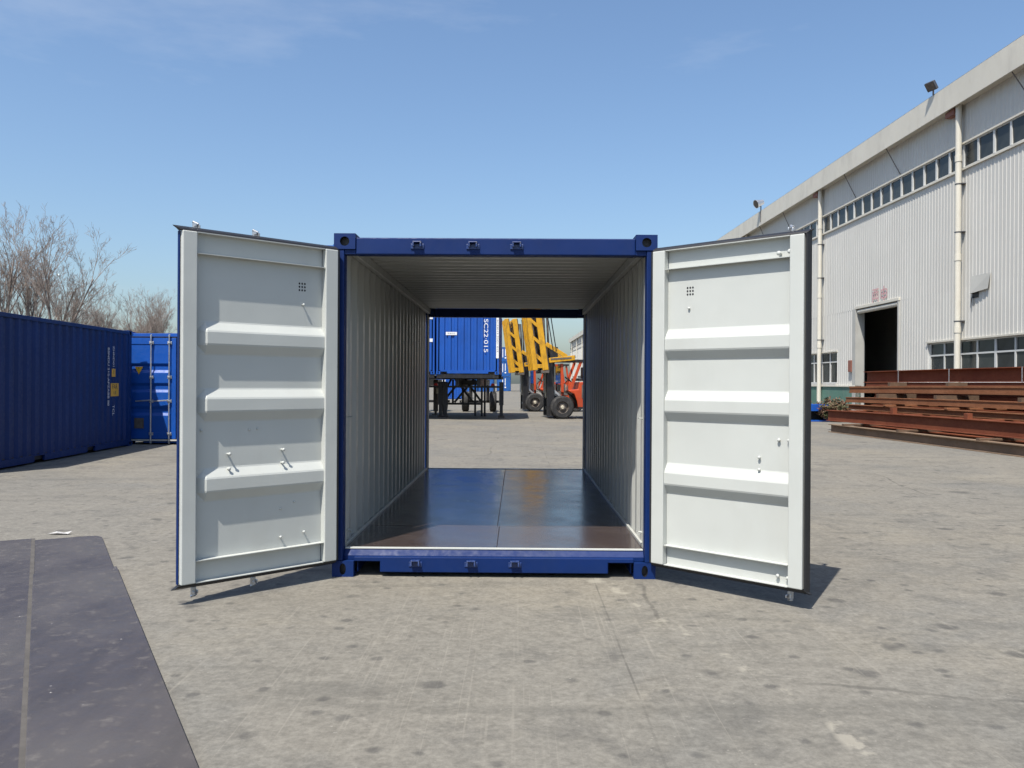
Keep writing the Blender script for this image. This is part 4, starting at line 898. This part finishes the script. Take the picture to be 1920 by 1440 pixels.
for y in (20.5, 17.8, 14.75):
    bd = MB(); bd.box(-0.158, -0.152, -0.02, 0.02, -0.02, 0.40); bd.box(0.152, 0.158, -0.02, 0.02, -0.02, 0.40); bd.box(-0.158, 0.158, -0.02, 0.02, 0.382, 0.388); bd.box(-0.158, 0.158, -0.02, 0.02, -0.014, -0.008)
    b = bd.build('strapping_band', ZINC, tb_); b.location = (0, y-(Y0+0.6), 0)
# cross battens between the layers
def batten(x0, x1, y, z0, z1, mat, label):
    o = MB().box(0, x1-x0, -0.07, 0.07, 0, z1-z0).build('spacer_block', mat, None, 0.006); o.location = (x0+S_*y, y, z0); o.rotation_euler = (0, 0, -math.atan(S_)); return tag(o, label, 'spacer block', 'spacer blocks between the beams')
lay = [('first', 11.50, 14.8, 0.2501, 0.2999, DARKW), ('second', 12.02, 13.7, 0.6501, 0.6899, RUST), ('third', 12.52, 14.15, 0.8501, 0.8999, RUST2), ('fourth', 12.84, 14.05, 1.0701, 1.1999, DARKW), ('fifth', 13.40, 13.95, 1.4201, 1.5599, DARKW)]
for nm, x0, x1, z0, z1, mt in lay:
    for y, wh_ in ((18.6, 'far'), (15.6, 'middle'), (12.3, 'near'), (7.5, 'right-hand')):
        batten(x0, x1, y+{'first': 0, 'second': 0.7, 'third': -0.4, 'fourth': 0.6, 'fifth': 1.0}[nm], z0, z1, mt, '%s cross spacer above the %s layer of beams' % (wh_, nm))
for y, z, h, mt, lb in ((16.9, 0.6901, 0.19, ORANGE, 'short orange block on the deep dark red beam, left'), (13.6, 0.6901, 0.16, ORANGE, 'short orange block on the deep dark red beam, right')):
    o = MB().box(-0.06, 0.06, -0.09, 0.09, 0, h).build('spacer_block', RUST, None, 0.006); o.location = (12.10+S_*y-0.0, y, 0.6501); tag(o, lb, 'spacer block', 'spacer blocks between the beams')
# blue steel stand beside the pile
bs = thing('steel_stand', 'small blue steel box stand with a dark opening, left of the beam pile', 'stand', (12.15, 27.0, 0))
b = MB(); b.box(-0.45, 0.45, -0.3, 0.3, 0.42, 0.70); b.box(-0.45, -0.36, -0.3, 0.3, 0.0, 0.4199); b.box(0.36, 0.45, -0.3, 0.3, 0.0, 0.4199); b.box(-0.3599, 0.3599, -0.3, 0.3, 0.0, 0.06); b.build('frame', BRIGHT, bs, 0.01)
box('dark_backing', BLACKST, bs, -0.3595, 0.3595, 0.2, 0.25, 0.0605, 0.4195)  # black sheet standing in for the shade inside the opening
MB().tube((0.05, -0.31, 0.58), (0.05, -0.30, 0.58), 0.03, n=10).build('bolt', BRIGHT2, bs)

# ------------------------------------------------------------------ shrubs
def shrub(seed, loc, r, h, label):
    rn = random.Random(seed); s = thing('shrub', label, 'shrub', loc, 0, 'reddish shrubs by the warehouse'); st = MB(); lf = MB()
    for i in range(60):
        a = rn.uniform(0, 2*math.pi); rr = r*math.sqrt(rn.random()); tip = Vector((rr*math.cos(a), rr*math.sin(a), h*(0.55+0.45*rn.random())*(1-0.35*(rr/r)**2)))
        st.tube((tip.x*0.15, tip.y*0.15, 0), tip, 0.012, 0.004, 4, False)
        for k in range(120):
            t = rn.uniform(0.35, 1.05); p = Vector((tip.x*(0.15+0.85*t), tip.y*(0.15+0.85*t), tip.z*t))+Vector((rn.gauss(0, 0.06), rn.gauss(0, 0.06), rn.gauss(0, 0.05)))
            d = Vector((rn.gauss(0, 1), rn.gauss(0, 1), rn.gauss(0.3, 0.7))).normalized(); e = d.cross(Vector((rn.gauss(0, 1), rn.gauss(0, 1), rn.gauss(0, 1)))).normalized(); q = rn.uniform(0.035, 0.065)
            lf.add([p-d*q, p+e*q*0.5, p+d*q, p-e*q*0.5], [(0, 1, 2, 3)])
    st.build('stem', BARK, s); lf.build('foliage', LEAF, s); return s
shrub(3, (11.6, 27.9, 0), 0.6, 1.55, 'taller reddish shrub beside the right door edge, behind the blue stand')
shrub(8, (12.75, 26.9, 0), 0.7, 0.95, 'lower reddish shrub between the blue stand and the beam pile')

# ------------------------------------------------------------------ bare trees
def bare_tree(seed, H):
    rn = random.Random(seed); big = MB(); tw = MB(); cnt = [0]
    def grow(p, d, ln, r, lv):
        n = 4 if lv < 2 else 3; q = p; pts = [(p.copy(), r)]
        for i in range(n):
            d = (d + Vector((rn.gauss(0, 0.10), rn.gauss(0, 0.10), 0.07 if lv else 0.0))).normalized(); q = q+d*ln/n; pts.append((q.copy(), r*(1-(i+1)/n*(0.45 if lv < 3 else 0.7))))
        for (a, ra), (b, rb) in zip(pts, pts[1:]): (big if lv < 2 else tw).tube(a, b, max(ra, 0.0065), max(rb, 0.005), 7 if lv < 1 else (5 if lv < 2 else 3), False)
        if lv >= 5: return
        nb = (4, 7, 5, 4, 3)[lv]
        for k in range(nb):
            t = rn.uniform(0.62, 1.0) if lv == 0 else rn.uniform(0.25, 1.0); i = min(n-1, int(t*n)); a, ra = pts[i]; b, rb = pts[i+1]; s_ = t*n-i
            base = a.lerp(b, s_); az = rn.uniform(0, 2*math.pi); spread = (0.36, 0.46, 0.58, 0.7, 0.8)[lv]*rn.uniform(0.6, 1.25)
            u = d.orthogonal().normalized(); v = d.cross(u); nd = (d*math.cos(spread)+(u*math.cos(az)+v*math.sin(az))*math.sin(spread)+Vector((0, 0, 0.12))).normalized()
            grow(base, nd, ln*(1.20, 0.52, 0.52, 0.52, 0.5)[lv]*rn.uniform(0.7, 1.15), (ra+(rb-ra)*s_)*rn.uniform(0.5, 0.68), lv+1)
    grow(Vector((0, 0, 0)), Vector((rn.gauss(0, 0.04), rn.gauss(0, 0.04), 1)).normalized(), H*0.36, H*0.016, 0)
    return big.mesh('trunk', BARK), tw.mesh('crown', BARK)
protos = [bare_tree(11+i*7, 10.0) for i in range(4)]
def bear(k, y): return 0.17+k*(y+6.21)          # x from the tangent of the bearing and the distance
TREES = [(-0.624, 44, 1.15, 'leftmost bare tree, its crown cut by the left edge of the picture'), (-0.596, 45, 1.12, 'tall bare tree above the left end of the navy container, second from the left edge'), (-0.574, 43, 0.98, 'tall bare tree third from the left edge, above the navy container'),
         (-0.543, 50, 0.86, 'bare tree above the middle of the navy container'), (-0.508, 52, 0.76, 'slender bare tree above the number lettering of the navy container'), (-0.477, 57, 0.78, 'bare tree above the far corner of the navy container'),
         (-0.449, 60, 0.76, 'bare tree rising above the yellow triangle on the blue doors'), (-0.421, 64, 0.86, 'bare tree just left of the open left door edge'),
         (-0.607, 62, 0.95, 'pale distant bare tree in the back row, nearest the left edge'), (-0.560, 66, 0.90, 'pale distant bare tree in the back row, second from the left edge'), (-0.526, 70, 0.82, 'pale distant bare tree in the back row, left of the number lettering'),
         (-0.492, 68, 0.78, 'pale distant bare tree in the back row, right of the number lettering'), (-0.462, 73, 0.80, 'pale distant bare tree in the back row, between navy corner and yellow triangle'), (-0.434, 72, 0.80, 'pale distant bare tree in the back row, above the inner lock rod')]
TREES = [(bear(k, y), y, s_, lb) for k, y, s_, lb in TREES]
rt_ = random.Random(2)
for i, (x, y, s, lb) in enumerate(TREES):
    t = thing('bare_tree', lb, 'tree', (x, y, 0), rt_.uniform(0, 6.28), 'bare trees behind the containers'); s *= 1.12; t.scale = (s, s, s)
    mesh_obj('trunk', protos[i % 4][0], t); mesh_obj('crown', protos[i % 4][1], t)

# ------------------------------------------------------------------ boards lying in the foreground
ang = math.atan2(-3.1-1.5, -1.055+3.724)          # direction of the long edge, away from the far corner
du = Vector((math.cos(ang), math.sin(ang), 0)); dv = Vector((du.y, -du.x, 0))   # dv points to the left in the picture
if dv.x > 0: dv = -dv
P0 = Vector((-3.724, 1.502, 0))
def board(u0, u1, v0, v1, label, rnd_corner=False, z=0.0, th=0.014):
    c = [(u0, v0), (u1, v0), (u1, v1), (u0, v1)]
    if rnd_corner: c = [(u0, v0+0.10), (u0+0.03, v0+0.03), (u0+0.12, v0), (u1, v0), (u1, v1), (u0, v1)]
    mb = MB(); org = P0+du*u0+dv*v0
    f = lambda zz: (lambda a, b: tuple(du*(a-u0)+dv*(b-v0)+Vector((0, 0, zz))))
    mb.prism(c, f(0.0), f(th)); o = mb.build('floor_board', BOARD, None, 0.003); o.location = org+Vector((0, 0, z)); return tag(o, label, 'board', 'dark boards on the ground')
board(-0.02, 1.50, 0.0, 0.545, 'short dark board with a rounded corner, at the far end of the boards on the ground', True, 0.003)
board(1.535, 6.9, -0.02, 0.545, 'long dark scuffed board on the ground with its straight right edge, lower left', False, 0.003, 0.022)
board(-0.12, 6.9, 0.56, 1.75, 'wide dark board left of the pale seam, cut by the left picture edge', False, 0.003)
sm_ = MB(); sm_.prism([(-0.1, 0.538), (6.9, 0.538), (6.9, 0.567), (-0.1, 0.567)], lambda a, b: tuple(P0+du*a+dv*b+Vector((0, 0, 0.010))), lambda a, b: tuple(P0+du*a+dv*b+Vector((0, 0, 0.0195))))
tag(sm_.build('seam_strip', SAND), 'pale sandy strip filling the seam between the dark boards', 'strip')
# litter
lt = MB(); rn = random.Random(5)
vs = [(-0.13, -0.02, 0.0), (-0.05, 0.035, 0.022), (0.05, 0.015, 0.012), (0.14, 0.03, 0.03), (0.12, -0.03, 0.004), (0.0, -0.045, 0.018)]
lt.add(vs+[(x, y, z+0.003) for x, y, z in vs], [(0, 1, 5), (1, 2, 5), (2, 3, 4), (2, 4, 5), (6, 11, 7), (7, 11, 8), (8, 10, 9), (8, 11, 10)])
o = lt.build('litter', PAPER); o.scale = (0.8, 0.8, 0.8); o.location = (-4.186, 1.62, 0.004); tag(o, 'crumpled white litter beside the far edge of the dark boards', 'litter')
